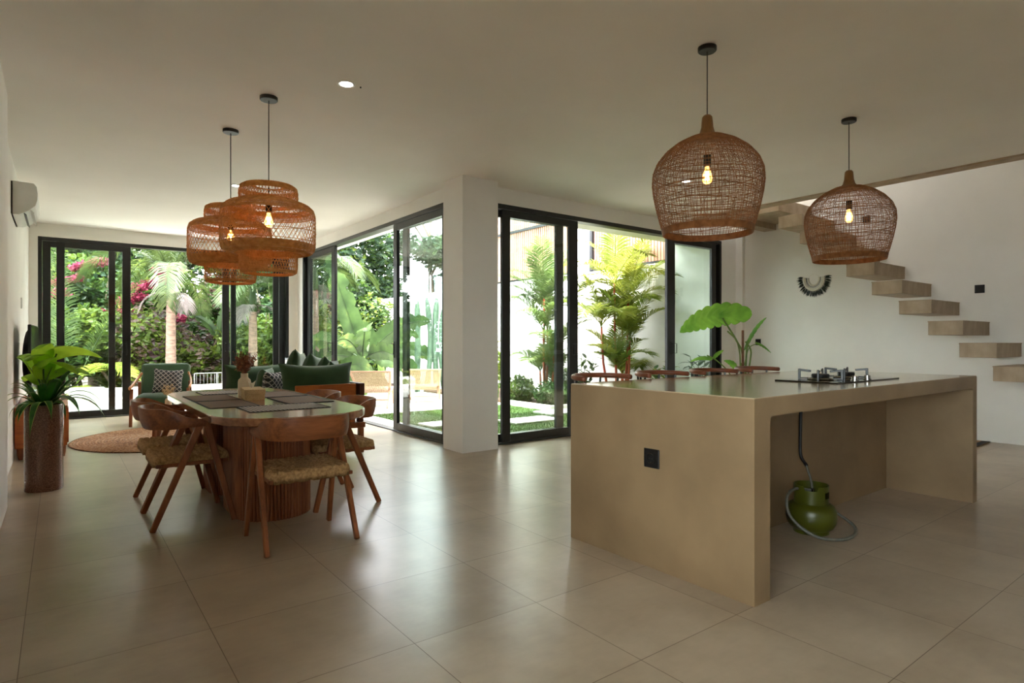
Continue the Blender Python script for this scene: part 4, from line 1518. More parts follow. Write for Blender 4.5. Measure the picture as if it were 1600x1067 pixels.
# side table with books behind the sofa
sd = thing('corner_table', (3.2, 10.15, 0), 'small dark side table in the room corner behind the sofa', 'side table')
MB().box(-0.25, 0.25, -0.25, 0.25, 0.7, 0.73, 0.004).build('table_top', M['teak_dark'], sd)
for (x, y) in ((-0.21, -0.21), (0.21, -0.21), (0.21, 0.21), (-0.21, 0.21)):
    MB().beam((x, y, 0), (x, y, 0.7), 0.035, 0.035).build('leg', M['teak_dark'], sd)
bk = thing('white_box', (3.1, 10.15, 0.73), 'white box standing in the corner above the green cushions', 'box')
MB().box(-0.12, 0.12, -0.08, 0.08, 0, 0.17, 0.004).build('box_body', M['white_plastic'], bk)
MB().box(-0.122, 0.122, -0.082, 0.082, 0.17, 0.2, 0.004).build('box_lid', mat('blue grey lid', srgb(150, 160, 176), rough=0.6), bk)
tag(MB().box(-0.04, 0.04, -0.06, 0.06, 0, 0.16, 0.004).build('black_book', M['black_plastic'], None, loc=(3.28, 10.1, 0.73)), 'black upright book next to the white box in the corner', 'book')
tag(MB().box(-0.022, 0.022, -0.06, 0.06, 0, 0.17, 0.004).build('orange_book', mat('orange cover', srgb(200, 100, 50), rough=0.6), None, loc=(3.36, 10.1, 0.73)), 'orange upright book right of the black one in the corner', 'book')

# ---------------------------------------------------------------- armchair
am = thing('armchair', (1.22, 10.22, 0), 'green upholstered armchair with teak arms facing the camera', 'armchair', None, math.radians(-13))
for sx in (-1, 1):
    MB().beam((sx * 0.36, -0.36, 0), (sx * 0.35, -0.33, 0.53), 0.04, 0.035, (0, 1, 0)).build('front_leg', M['teak_z'], am)
    MB().beam((sx * 0.36, 0.4, 0), (sx * 0.33, 0.22, 0.6), 0.04, 0.035, (0, 1, 0)).build('rear_leg', M['teak_z'], am)
    mb = MB()
    pts = bez([(sx * 0.37, -0.38, 0.54), (sx * 0.37, -0.1, 0.57), (sx * 0.35, 0.14, 0.64), (sx * 0.31, 0.28, 0.72)], 8)
    mb.tube(pts, [0.026] * len(pts), 8, flat=0.6)
    mb.build('armrest', M['teak_light'], am, True)
MB().box(-0.34, 0.34, -0.34, 0.34, 0.24, 0.29, 0.005).build('seat_frame', M['teak'], am)
MB().box(-0.325, 0.325, -0.38, 0.26, 0.29, 0.43, 0.04).build('seat_cushion', M['green_cloth'], am, True, sharp=50)
mb = MB()
mtx = Matrix.Translation((0, 0.22, 0.36)) @ Matrix.Rotation(math.radians(-14), 4, 'X')
mb.box(-0.325, 0.325, 0.0, 0.13, 0, 0.53, 0.035, mtx)
mb.build('back_cushion', M['green_cloth'], am, True, sharp=50)
cushion('throw_pillow', (1.25, 10.1, 0.43), 0.4, 0.38, 0.13, M['plaid'], (math.radians(-14), math.radians(4), math.radians(-13)), 'grey lattice-patterned pillow on the green armchair', 'cushion')

# coffee table with small vase
ct = thing('coffee_table', (1.08, 7.98, 0), 'low teak coffee table on the round rug behind the dining chairs', 'table')
MB().prism(rrect(-0.26, 0.26, -0.26, 0.26, 0.08), 0.42, 0.45, 0.004).build('table_top', M['teak_top'], ct)
for (x, y) in ((-0.2, -0.2), (0.2, -0.2), (0.2, 0.2), (-0.2, 0.2)):
    MB().beam((x, y, 0.012), (x * 0.9, y * 0.9, 0.42), 0.035, 0.035).build('leg', M['teak_z'], ct)
v2 = thing('bud_vase', (0.995, 7.9, 0.45), 'small cream bud vase with pale dried sprigs on the coffee table', 'vase')
MB().lathe([(0.03, 0), (0.036, 0.01), (0.036, 0.075), (0.026, 0.095), (0.016, 0.1), (0.015, 0.118), (0.011, 0.118), (0.011, 0.1)], 24).build('vase_body', M['ceramic'], v2, True, sharp=50)
dried_bunch(v2, 16, 0.115, 0.1, 0.16, 'dried_pale', 8, 0.011, 'dried_sprigs')

# ---------------------------------------------------------------- bar stools behind the island
def make_stool(x, label):
    t = thing('bar_stool', (x, 2.83, 0), label, 'bar stool', 'bar stools behind the island')
    N = 30
    vs = []
    pts = []
    for i in range(N + 1):
        a = math.radians(-10 + 200 * i / N)
        pts.append((0.215 * math.cos(a), 0.0 + 0.2 * math.sin(a), 0.96 + 0.006 * math.sin(a)))
    MB().tube(pts, 0.0175, 10).build('back_rail', M['leather'], t, True)
    MB().lathe([(0.0, 0.66), (0.19, 0.66), (0.2, 0.68), (0.2, 0.7), (0.18, 0.715), (0, 0.72)], 28, cap=False).build('seat', M['leather'], t, True)
    for k in range(5):
        a = math.radians(20 + 35 * k)
        MB().tube([(0.18 * math.cos(a), 0.02 + 0.17 * math.sin(a), 0.7), (0.212 * math.cos(a), 0.197 * math.sin(a), 0.965)], 0.008, 6).build('back_spindle', M['black_metal'], t)
    for sx in (-1, 1):
        for sy in (-1, 1):
            MB().tube([(sx * 0.14, sy * 0.14, 0), (sx * 0.11, sy * 0.11, 0.665)], 0.012, 8).build('leg', M['black_metal'], t)
    mb = MB()
    mb.tube([(0.13, 0.13, 0.28), (-0.13, 0.13, 0.28), (-0.13, -0.13, 0.28), (0.13, -0.13, 0.28)], 0.009, 6, closed=True)
    mb.build('foot_ring', M['black_metal'], t)
    return t
s0 = make_stool(2.9, 'brown leather bar stool at the left end behind the island')
copy_tree(s0, (3.53, 2.83, 0), 0, 'brown leather bar stool second from the left behind the island')
copy_tree(s0, (4.17, 2.83, 0), 0, 'brown leather bar stool third from the left behind the island')
copy_tree(s0, (4.8, 2.83, 0), 0, 'brown leather bar stool at the right, in front of the potted plant stems')

# ---------------------------------------------------------------- potted plant behind the island
fp = thing('potted_plant', (6.37, 3.98, 0), 'indoor plant with large scalloped leaves tied to a stake behind the island', 'potted plant')
MB().lathe([(0.16, 0), (0.2, 0.02), (0.21, 0.4), (0.2, 0.41), (0.18, 0.41), (0.18, 0.37), (0, 0.37)], 36).build('pot', M['ceramic'], fp, True, sharp=50)
MB().tube([(-0.02, 0.0, 0.36), (-0.02, 0.0, 1.33)], 0.014, 8).build('support_stake', M['stake'], fp)
# vectors: right in view = (0.8,-0.6); left = (-0.8,0.6)
RV = Vector((0.7995, -0.6007, 0))
FV = Vector((0.6007, 0.7995, 0))
azL = math.atan2(-RV.y, -RV.x)
azR = math.atan2(RV.y, RV.x)
ms = MB()
for (p, rr) in (([(0, 0, 0.4), tuple(RV * -0.01 + Vector((0, 0, 1.0))), tuple(RV * -0.08 + Vector((0, 0, 1.2))), tuple(RV * -0.25 + Vector((0, 0, 1.475)))], 0.011),
                ([(0.02, 0, 0.4), tuple(RV * 0.03 + Vector((0, 0, 1.05))), tuple(RV * 0.06 + Vector((0, 0, 1.22)))], 0.011),
                ([(0.02, 0.02, 0.4), tuple(RV * 0.07 + Vector((0, 0, 0.95))), tuple(RV * 0.08 + Vector((0, 0, 1.1))), tuple(RV * 0.02 + Vector((0, 0, 1.2)))], 0.01),
                ([(-0.02, 0.02, 0.4), tuple(RV * -0.04 + Vector((0, 0, 0.9))), tuple(RV * -0.05 + Vector((0, 0, 1.08))), tuple(RV * -0.09 + Vector((0, 0, 1.22))), tuple(RV * -0.19 + Vector((0, 0, 1.32)))], 0.009),
                ([(0, 0, 0.4), tuple(RV * -0.15 + Vector((0, 0, 0.8))), tuple(RV * -0.32 + Vector((0, 0, 0.98))), tuple(RV * -0.43 + Vector((0, 0, 1.04)))], 0.007),
                ([(0, 0, 0.4), tuple(RV * -0.02 + FV * 0.03 + Vector((0, 0, 0.95)))], 0.012),
                ([(0, 0, 0.9), tuple(RV * 0.06 + Vector((0, 0, 1.12))), tuple(RV * 0.17 + Vector((0, 0, 1.18)))], 0.005)):
    ms.tube(bez(p, 8), rr, 7)
ms.build('stems', M['stem'], fp, True)
mb = MB()
broad_leaf(mb, RV * -0.17 + Vector((0, 0, 1.52)), azL - 0.1, 0.04, 0.62, 0.2, 0.85, 9, 72, 6, 0.2, 0.26, roll=math.radians(60))
mb.build('leaf_blade', M['lf_aloc'], fp, True)
mb = MB()
broad_leaf(mb, RV * 0.05 + Vector((0, 0, 1.2)), azR, 1.15, 0.36, 0.075, 0.9, 7, 30, 4, 0.15, 0.2, roll=math.radians(-40))
mb.build('leaf_blade', M['lf_aloc_dark'], fp, True)
mb = MB()
broad_leaf(mb, RV * 0.16 + Vector((0, 0, 1.18)), azR, -0.3, 0.2, 0.045, 0.8, 6, 24, 3, 0.2, 0.1, roll=0.6)
broad_leaf(mb, RV * -0.4 + Vector((0, 0, 1.0)), azL, 0.3, 0.24, 0.05, 1.0, 7, 24, 3, 0.2, 0.1, roll=0.7)
broad_leaf(mb, RV * -0.34 + Vector((0, 0, 1.02)), azL - 2.6, 0.7, 0.18, 0.03, 0.6, 6, 20, 3, 0.2, 0.1, roll=0.7)
broad_leaf(mb, RV * -0.1 + Vector((0, 0, 0.9)), azL + 0.4, 0.9, 0.2, 0.05, 1.2, 5, 20, 3, 0.2, 0.1, roll=0.6)
mb.build('small_leaves', M['lf_aloc'], fp, True)

# ================================================================ outdoors
g = sbox('ground', M['soil'], (-30, 40, -10, 60, -0.35, -0.22))
sbox('terrace_paving', M['terrace'], (-3, 3.716, YB + 0.14, 14.2, -0.2, -0.02), (3.716, XR, 9.46, 14.2, -0.2, -0.02), (XW + 0.12, 4.1, YW + 0.14, 9.46, -0.2, -0.02))
lw = MB().box(4.1, 7.7, YW + 0.13, 9.46, -0.2, -0.03).build('lawn', M['lawn'])
tag(lw, 'short green lawn outside the glass doors', 'lawn', kind='stuff')
# grass blades over the lawn
r = np.random.RandomState(4)
nb = 26000
x = r.uniform(4.12, 7.68, nb)
y = r.uniform(YW + 0.2, 9.44, nb)
h_ = r.uniform(0.012, 0.03, nb)
a = r.uniform(0, 2 * PI, nb)
v = np.empty((nb, 3, 3))
v[:, 0] = np.stack([x + 0.006 * np.cos(a), y + 0.006 * np.sin(a), np.full(nb, -0.032)], 1)
v[:, 1] = np.stack([x - 0.006 * np.cos(a), y - 0.006 * np.sin(a), np.full(nb, -0.032)], 1)
v[:, 2] = np.stack([x + 0.012 * r.normal(size=nb), y + 0.012 * r.normal(size=nb), -0.03 + h_], 1)
mb = MB()
mb.v = [tuple(q) for q in v.reshape(-1, 3).tolist()]
mb.f = [tuple(q) for q in (np.arange(nb * 3).reshape(-1, 3)).tolist()]
mb.build('grass_blades', leafmat('grass blade', srgb(84, 128, 44), srgb(126, 164, 66), trans=0.3), lw)
for i, (x, y, w_, d_, lb) in enumerate(((4.2, 7.45, 0.6, 0.45, 'white stepping stone in the lawn just outside the pool doors'), (5.35, 7.0, 0.9, 0.5, 'white stepping stone in the lawn seen through the courtyard door glass'), (6.5, 7.55, 0.95, 0.5, 'white stepping stone in the lawn nearest the planting bed'))):
    tag(MB().box(0, w_, 0, d_, -0.05, 0.004, 0.006).build('stepping_stone', M['terrace'], None, loc=(x, y, 0)), lb, 'stepping stone', 'white stepping stones in the lawn')
sbox('bed_curb', M['terrace'], (6.9, 7.02, 8.05, 9.4, -0.2, 0.06), (7.02, XR, 8.05, 8.17, -0.2, 0.06), (7.7, 7.8, 6.2, 8.05, -0.2, 0.05))
sbox('bed_soil', M['soil'], (7.02, XR, 8.17, 12.9, -0.2, 0.03), (7.8, XR, 5.85, 8.05, -0.2, 0.02))
# boundary walls
sbox('wall_boundary', M['ext_wall'], (XR, XR + 0.2, YW + 0.14, 6.99, -0.2, CEIL), (XR, XR + 0.2, 6.99, 21, -0.2, 2.66))
# neighbour's timber screen above the wall
def slat_screen(y0, y1, label, postleft=True):
    t = thing('timber_screen', (XR + 0.02, y0, 2.66), label, 'timber screen', 'slatted timber screens above the white boundary wall')
    mb = MB()
    n_ = int((y1 - y0) / 0.075)
    for i in range(n_):
        yy = (y1 - y0) * i / n_
        mb.box(0.03, 0.06, yy, yy + 0.05, 0.04, 2.3)
    mb.build('slats', M['slat'], t)
    mb = MB()
    mb.box(0.0, 0.1, 0, y1 - y0, 0, 0.05)
    mb.build('bottom_rail', M['black_metal'], t)
    MB().box(0.0, 0.03, 0, y1 - y0, 1.2, 1.26).build('middle_rail', M['black_metal'], t)
    MB().box(0.07, 0.16, 0, y1 - y0, 0.05, 2.3).build('backing_wall', M['slat'], t)
slat_screen(7.0, 9.05, 'timber slat screen above the white wall, seen through the open courtyard door')
slat_screen(9.75, 13.6, 'timber slat screen above the white wall, seen through the left glass door')
MB_ = MB().box(0, 0.08, 0, 0.08, 0, 2.3)
tag(MB_.build('steel_post', M['black_metal'], None, loc=(XR + 0.03, 9.08, 2.66)), 'dark steel post between the two timber screens', 'post')

# low terrace wall, planter and railing beyond the back doors
sbox('terrace_wall', M['terrace'], (-3, 4.6, 14.2, 14.5, -0.2, 0.27), (-3, 4.6, 13.6, 14.2, -0.02, 0.1))
tag(MB().box(0, 0.5, 0, 0.45, 0, 0.42, 0.006).build('planter_box', M['ext_wall'], None, loc=(0.12, 12.4, -0.02)), 'white planter block outside the left glass door', 'planter')
rl = thing('metal_railing', (2.35, 14.7, -0.02), 'thin dark metal railing beyond the terrace wall', 'railing')
for i in range(3):
    MB().tube([(i * 0.45, 0, 0), (i * 0.45, 0, 0.52)], 0.012, 6).build('rail_post', M['rail_grey'], rl)
MB().tube([(0, 0, 0.52), (0.9, 0, 0.52)], 0.01, 6).build('top_rail', M['rail_grey'], rl)
mb = MB()
for i in range(12):
    mb.tube([(0.04 + i * 0.073, 0, 0.1), (0.04 + i * 0.073, 0, 0.52)], 0.004, 4)
mb.build('balusters', M['rail_grey'], rl)

# loungers
def make_lounger(loc, rz, label):
    t = thing('garden_chair', loc, label, 'lounge chair', 'pale woven lounge chairs on the terrace', rz)
    # faces +y ; back at -y leaning back
    m = M['pale_wood']
    for sx in (-1, 1):
        MB().beam((sx * 0.29, 0.12, 0.22), (sx * 0.36, -0.4, 0.68), 0.03, 0.035, (1, 0, 0)).build('back_post', m, t)
        MB().beam((sx * 0.31, -0.42, 0), (sx * 0.29, 0.1, 0.4), 0.03, 0.035, (1, 0, 0)).build('rear_leg', m, t)
        MB().beam((sx * 0.3, 0.5, 0), (sx * 0.3, 0.38, 0.32), 0.03, 0.03, (1, 0, 0)).build('front_leg', m, t)
        MB().beam((sx * 0.3, -0.12, 0.22), (sx * 0.3, 0.5, 0.33), 0.03, 0.03, (1, 0, 0)).build('seat_rail', m, t)
    MB().beam((-0.36, -0.4, 0.67), (0.36, -0.4, 0.67), 0.035, 0.03).build('top_rail', m, t)
    MB().beam((-0.31, -0.24, 0.14), (0.31, -0.24, 0.14), 0.03, 0.03).build('stretcher', m, t)
    mb = MB()
    for i in range(34):
        q = i / 33
        x0 = -0.28 + 0.56 * q
        x1 = -0.345 + 0.69 * q
        mb.beam((x0, 0.08, 0.26), (x1, -0.395, 0.665), 0.011, 0.006, (0, 1, 0), 0)
    for i in range(26):
        q = i / 25
        hw = 0.28 + 0.06 * q
        yy, zz = 0.08 - 0.47 * q, 0.26 + 0.4 * q
        mb.beam((-hw, yy - 0.006, zz), (hw, yy - 0.006, zz), 0.009, 0.006, (0, 0, 1), 0)
    mb.build('woven_back', M['ratt_pale'], t)
    mb = MB()
    mb.sheet(lambda u, v: ((u - 0.5) * 0.58, -0.02 + 0.5 * v, 0.27 + 0.07 * v - 0.05 * math.sin(PI * v)), 10, 10, 0.012)
    mb.build('woven_seat', M['ratt_pale'], t)
    return t
g0 = make_lounger((4.72, 10.62, -0.02), math.radians(-33), 'pale woven lounge chair seen through the open door gap')
copy_tree(g0, (5.83, 10.72, -0.02), math.radians(-33), 'pale woven lounge chair seen through the right door glass')

# cactus
cc = thing('column_cactus', (6.9, 13.0, -0.02), 'cluster of tall ribbed column cacti before the white wall', 'cactus')
for (dx, dy, h, rr, bend) in ((0, 0, 2.3, 0.07, 0.02), (0.22, -0.05, 2.35, 0.065, 0.12), (0.5, -0.1, 2.4, 0.07, -0.06), (0.66, -0.2, 2.2, 0.075, -0.1), (0.85, -0.3, 2.15, 0.06, 0.02)):
    pts = [(dx + bend * math.sin(PI * k / 14), dy, h * k / 14) for k in range(15)]
    mb = MB()
    vs = []
    n_ = 28
    for k, p in enumerate(pts):
        q = 1 if k < 12 else (1 - ((k - 11.5) / 3) ** 2)
        for j in range(n_):
            an = 2 * PI * j / n_
            r_ = rr * q * (1 + 0.16 * math.cos(7 * an)) * (0.9 + 0.1 * math.sin(k * 1.3))
            vs.append((p[0] + r_ * math.cos(an), p[1] + r_ * math.sin(an), p[2]))
    fs = [(k * n_ + j, k * n_ + (j + 1) % n_, (k + 1) * n_ + (j + 1) % n_, (k + 1) * n_ + j) for k in range(14) for j in range(n_)]
    fs.append(tuple(14 * n_ + j for j in range(n_)))
    mb.add(vs, fs)
    mb.build('cactus_column', M['cactus'], cc, True)

# ---------------------------------------------------------------- palms
def trunk_mesh(parent, h, r0, r1, lean=(0, 0), m='trunk', name='trunk'):
    mb = MB()
    n_ = 40
    pts = [(lean[0] * (k / n_) ** 1.5, lean[1] * (k / n_) ** 1.5, h * k / n_) for k in range(n_ + 1)]
    rr = [(r0 + (r1 - r0) * k / n_) * (1 + (0.05 if k % 3 == 0 else 0)) for k in range(n_ + 1)]
    mb.tube(pts, rr, 14)
    return mb.build(name, M[m], parent, True)

def royal_palm(x, y, z, h, label, seed, fronds=13, L=2.0, gray=3, spec=None):
    rnd = random.Random(seed)
    t = thing('palm_tree', (x, y, z), label, 'palm tree')
    trunk_mesh(t, h, 0.115, 0.085)
    MB().tube([(0, 0, h), (0, 0, h + 0.3), (0, 0, h + 0.62)], [0.09, 0.085, 0.05], 14).build('crown_shaft', M['lf_palm'], t, True)
    for i in range(fronds):
        az = i * 2.399 + rnd.uniform(-0.3, 0.3)
        el = rnd.uniform(0.35, 1.35)
        mb = MB()
        frond(mb, (0, 0, h + 0.5), az, el, L * rnd.uniform(0.8, 1.1), 1.7 + rnd.uniform(0, 1.1), 60, 0.5, 0.014, 1.0, 0.018, seed * 50 + i)
        mb.build('frond', M['lf_palm'], t)
    for i in range(gray):
        az = i * 2.1 + seed
        mb = MB()
        frond(mb, (0, 0, h + 0.12), az, 0.3, 0.75, 2.8, 30, 0.3, 0.008, 1.2, 0.012, seed * 70 + i)
        mb.build('dry_flower_spray', M['lf_gray'], t)
    return t
royal_palm(1.93, 14.95, -0.2, 2.3, 'palm with ringed pinkish trunk seen through the open back doorway', 1, 15, 2.5, 3)
royal_palm(3.62, 14.95, -0.2, 2.1, 'palm with pale trunk seen through the right glass of the back doors', 2, 12, 1.7, 4)
royal_palm(5.2, 15.3, -0.2, 2.7, 'palm seen through the far glass panel of the pool doors', 7, 11, 1.7, 2)

def bushy_palm(x, y, z, label, seed, stems, m='lf_palm_lime', spread=0.22):
    rnd = random.Random(seed)
    t = thing('lipstick_palm', (x, y, z), label, 'palm tree')
    for (dx, dy, h, nf, L) in stems:
        so = MB().tube([(dx * 0.6, dy * 0.6, 0), (dx, dy, h * 0.55), (dx * 1.1, dy * 1.1, h)], [0.026, 0.021, 0.019], 9).build('red_stem', M['red_stem'], t, True)
        for i in range(nf):
            az = i * 2.399 + rnd.uniform(-0.4, 0.4)
            el = rnd.uniform(0.7, 1.45)
            mb = MB()
            frond(mb, (dx * 1.1, dy * 1.1, h - 0.05 + 0.1 * rnd.random()), az, el, L * rnd.uniform(0.85, 1.25), 1.1 + rnd.uniform(0, 1.1), 34, 0.44, 0.013, 0.5, 0.009, seed * 91 + i + int(h * 100), vee=0.3)
            clampx(mb, x, hi=XR - 0.012)
            mb.build('frond', M[m], t)
    return t
bushy_palm(8.15, 7.55, 0.02, 'yellow-green palm with thin red stems outside the open courtyard doors', 11,
           [(-0.05, 0.1, 2.25, 9, 1.05), (0.12, -0.05, 1.95, 8, 1.0), (-0.3, 0.15, 1.45, 7, 0.95), (0.2, 0.15, 1.6, 7, 0.9), (0.05, -0.15, 1.2, 6, 0.85), (-0.12, 0.0, 0.75, 6, 0.7), (0.16, 0.1, 0.55, 6, 0.7)])
bushy_palm(7.55, 8.95, 0.03, 'bushy palm with red stems seen through the courtyard door glass', 13,
           [(0.0, 0.05, 2.0, 9, 1.05), (0.12, 0.1, 1.7, 8, 1.0), (-0.1, -0.05, 1.4, 7, 0.9), (0.1, -0.1, 1.0, 6, 0.8), (-0.05, 0.1, 0.6, 6, 0.7), (0.15, 0.0, 0.4, 6, 0.6)], 'lf_palm_soft')

# ---------------------------------------------------------------- small bed plants
def bed_plant(x, y, z, h, n, label, m, seed, W=0.05, cat='plant', name='bed_plant', group='plants in the courtyard bed'):
    rnd = random.Random(seed)
    t = thing(name, (x, y, z), label, cat, group)
    mb = MB()
    ms = MB()
    for s_ in range(n):
        a0 = rnd.uniform(0, 2 * PI)
        q = rnd.uniform(0.05, 0.3) * h
        hh = h * rnd.uniform(0.6, 1.0)
        tip = Vector((math.cos(a0) * q, math.sin(a0) * q, hh))
        ms.tube([(0, 0, 0), tuple(tip * 0.6), tuple(tip)], 0.006, 5)
        for k in range(9):
            c_ = tip * (0.25 + 0.75 * (k + 1) / 9)
            sword_leaf(mb, c_, rnd.uniform(0, 2 * PI), rnd.uniform(0.1, 1.0), rnd.uniform(0.16, 0.3) * (0.6 + h * 0.35), W, 1.2, 6)
    clampx(mb, x, hi=XR - 0.012).build('foliage', M[m], t, True)
    clampx(ms, x, hi=XR - 0.012).build('stems', M['stem'], t)
    return t
bed_plant(8.6, 6.25, 0.02, 0.95, 7, 'upright leafy plant at the foot of the white wall, right of the palm', 'lf_blue', 21, 0.045)
bed_plant(8.1, 6.5, 0.02, 0.75, 6, 'pale green leafy plant behind the island edge, below the tall palm', 'lf_mid', 22, 0.04)
bed_plant(8.5, 6.95, 0.02, 0.8, 6, 'bright green broad-leaved plant right beside the tall palm stems', 'lf_palm_lime', 23, 0.04)
bed_plant(8.05, 8.5, 0.03, 1.0, 7, 'leafy plant in the bed against the wall, right of the bushy palm', 'lf_mid', 24, 0.04)
bed_plant(7.3, 10.2, 0.03, 1.25, 8, 'tall leafy plant in the bed, left of the bushy palm', 'lf_palm_lime', 25, 0.05)
bed_plant(7.9, 11.2, 0.03, 1.3, 8, 'big-leaved plant farthest back in the courtyard bed', 'lf_mid', 26, 0.05)
def low_shrub(x, y, z, rx, rz_, label, m, seed, n=1600, size=0.07):
    t = thing('low_shrub', (x, y, z), label, 'shrub', 'low shrubs in the courtyard bed')
    clampx(leaf_cloud([(0, 0, rz_ * 0.7, rx, rx, rz_)], n, size, seed), x, hi=XR - 0.012).build('foliage', M[m], t)
    mb = MB()
    for k in range(6):
        a = k * 1.05
        mb.tube([(0, 0, 0), (rx * 0.5 * math.cos(a), rx * 0.5 * math.sin(a), rz_)], 0.008, 4)
    mb.build('branches', M['bark'], t)
low_shrub(7.35, 8.55, 0.03, 0.33, 0.25, 'low rounded shrub at the front of the bed under the bushy palm', 'lf_mid', 31)
low_shrub(7.95, 8.75, 0.03, 0.3, 0.2, 'low blue-green shrub right of the front rounded one', 'lf_blue', 32)
low_shrub(7.3, 9.5, 0.03, 0.35, 0.3, 'yellow-green low shrub behind the front rounded one', 'lf_lime', 33)
low_shrub(8.35, 6.1, 0.02, 0.28, 0.2, 'low dark shrub at the wall foot nearest the house', 'lf_dark', 34)
# dense green shrub by the wall
low_shrub(8.6, 9.6, 0.03, 0.35, 0.35, 'dense green shrub against the white wall behind the bushy palm', 'lf_mid', 35)

# ---------------------------------------------------------------- bananas
def banana(x, y, z, label, seed, leaves, h=1.3, m='lf_banana'):
    rnd = random.Random(seed)
    t = thing('banana_plant', (x, y, z), label, 'banana plant', 'banana plants beyond the pool doors')
    MB().tube([(0, 0, 0), (0.03, 0, h * 0.5), (0, 0, h)], [0.11, 0.09, 0.06], 14).build('trunk', M['stem'], t, True)
    for i, (az, el, L, W, dr) in enumerate(leaves):
        mb = MB()
        b = Vector((0, 0, h - 0.1))
        d = Vector((math.cos(az) * math.cos(el), math.sin(az) * math.cos(el), math.sin(el)))
        side = Vector((-math.sin(az), math.cos(az), 0))
        across = abs(RV.x * math.cos(az) + RV.y * math.sin(az))
        side = Matrix.Rotation((1.15 * across + 0.2) * (1 if rnd.random() < 0.5 else -1) + rnd.uniform(-0.2, 0.2), 3, d) @ side
        N = 34
        p = b.copy()
        pts = []
        vs = []
        pet = 5
        for k in range(N + 1):
            tt = k / N
            pts.append(p.copy())
            if k >= pet:
                q = (k - pet) / (N - pet)
                w_ = 0.82 * W * min(1, (q * 6) ** 0.6) * min(1, ((1 - q) * 3.2) ** 0.6)
                tear = 1 - (0.0 if rnd.random() > 0.16 else rnd.uniform(0.2, 0.55))
                up = side.cross(d).normalized()
                if up.z < 0:
                    up = -up
                for j in (-1, -0.6, -0.25, 0, 0.25, 0.6, 1):
                    vs.append(p + side * (w_ * j * (tear if abs(j) == 1 else 1)) + up * (0.35 * w_ * (abs(j) - 0.5 * j * j * 1.2)) + Vector((0, 0, 0.012 * math.sin(k * 2.2 + j * 4))))
            p = p + d * (L / N)
            d = (d + Vector((0, 0, -dr / N * (0.3 + 1.4 * tt)))).normalized()
            side = (side - d * side.dot(d)).normalized()
        nr = N + 1 - pet
        fs = [(a_ * 7 + j, a_ * 7 + j + 1, (a_ + 1) * 7 + j + 1, (a_ + 1) * 7 + j) for a_ in range(nr - 1) for j in range(6)]
        mb.add(vs, fs)
        mb.tube(pts, [0.022 * (1 - 0.85 * k / N) for k in range(N + 1)], 6)
        mb.build('leaf', M[m], t, True)
    return t
def toward(px_right, el, L, W, dr, depth=0.0):
    """azimuth from a view-relative direction: px_right in -1..1 (left..right)."""
    v_ = RV * px_right + FV * depth
    return (math.atan2(v_.y, v_.x), el, L, W, dr)
banana(5.55, 13.1, -0.1, 'big banana plant with one tall upright leaf, seen through the open pool door', 41,
       [toward(-0.5, 1.3, 2.5, 0.3, 0.5, -0.2), toward(-1, 0.7, 1.9, 0.26, 1.9), toward(1, 0.9, 1.9, 0.28, 1.3, 0.2), toward(0.7, 0.5, 1.6, 0.25, 1.8, -0.6), toward(-0.8, 0.4, 1.7, 0.26, 2.2, -0.6), toward(0.3, 1.0, 1.6, 0.25, 1.9, -0.9), toward(0.9, 0.2, 1.5, 0.24, 1.6, 0.3), toward(-0.3, 0.9, 1.5, 0.24, 2.4, -0.9)], 0.95)
banana(4.75, 12.7, -0.1, 'banana plant at the left of the open pool door gap, low arching leaves', 42,
       [toward(-0.6, 0.9, 1.4, 0.22, 1.8, -0.3), toward(0.8, 0.7, 1.3, 0.22, 1.8, -0.5), toward(0.1, 0.8, 1.2, 0.22, 2.4, -1), toward(-1, 0.4, 1.3, 0.2, 1.6), toward(1, 0.3, 1.3, 0.22, 1.8, 0.2)], 0.6)
banana(6.35, 13.9, -0.1, 'banana plant at the right of the open pool door gap, drooping leaves', 43,
       [toward(-0.6, 1.1, 1.7, 0.26, 1.6, -0.3), toward(0.8, 0.9, 1.5, 0.24, 1.8, -0.5), toward(0.1, 0.7, 1.5, 0.25, 2.4, -1), toward(-1, 0.5, 1.5, 0.22, 1.6), toward(1, 0.5, 1.5, 0.22, 1.8, 0.2)], 1.0)
banana(3.15, 16.2, -0.1, 'banana plant with an upright leaf among the shrubs behind the palms', 44,
       [toward(0.1, 1.45, 1.3, 0.16, 0.2), toward(-0.8, 1.1, 0.9, 0.14, 1.4), toward(0.9, 1.0, 0.9, 0.14, 1.6)], 1.4)

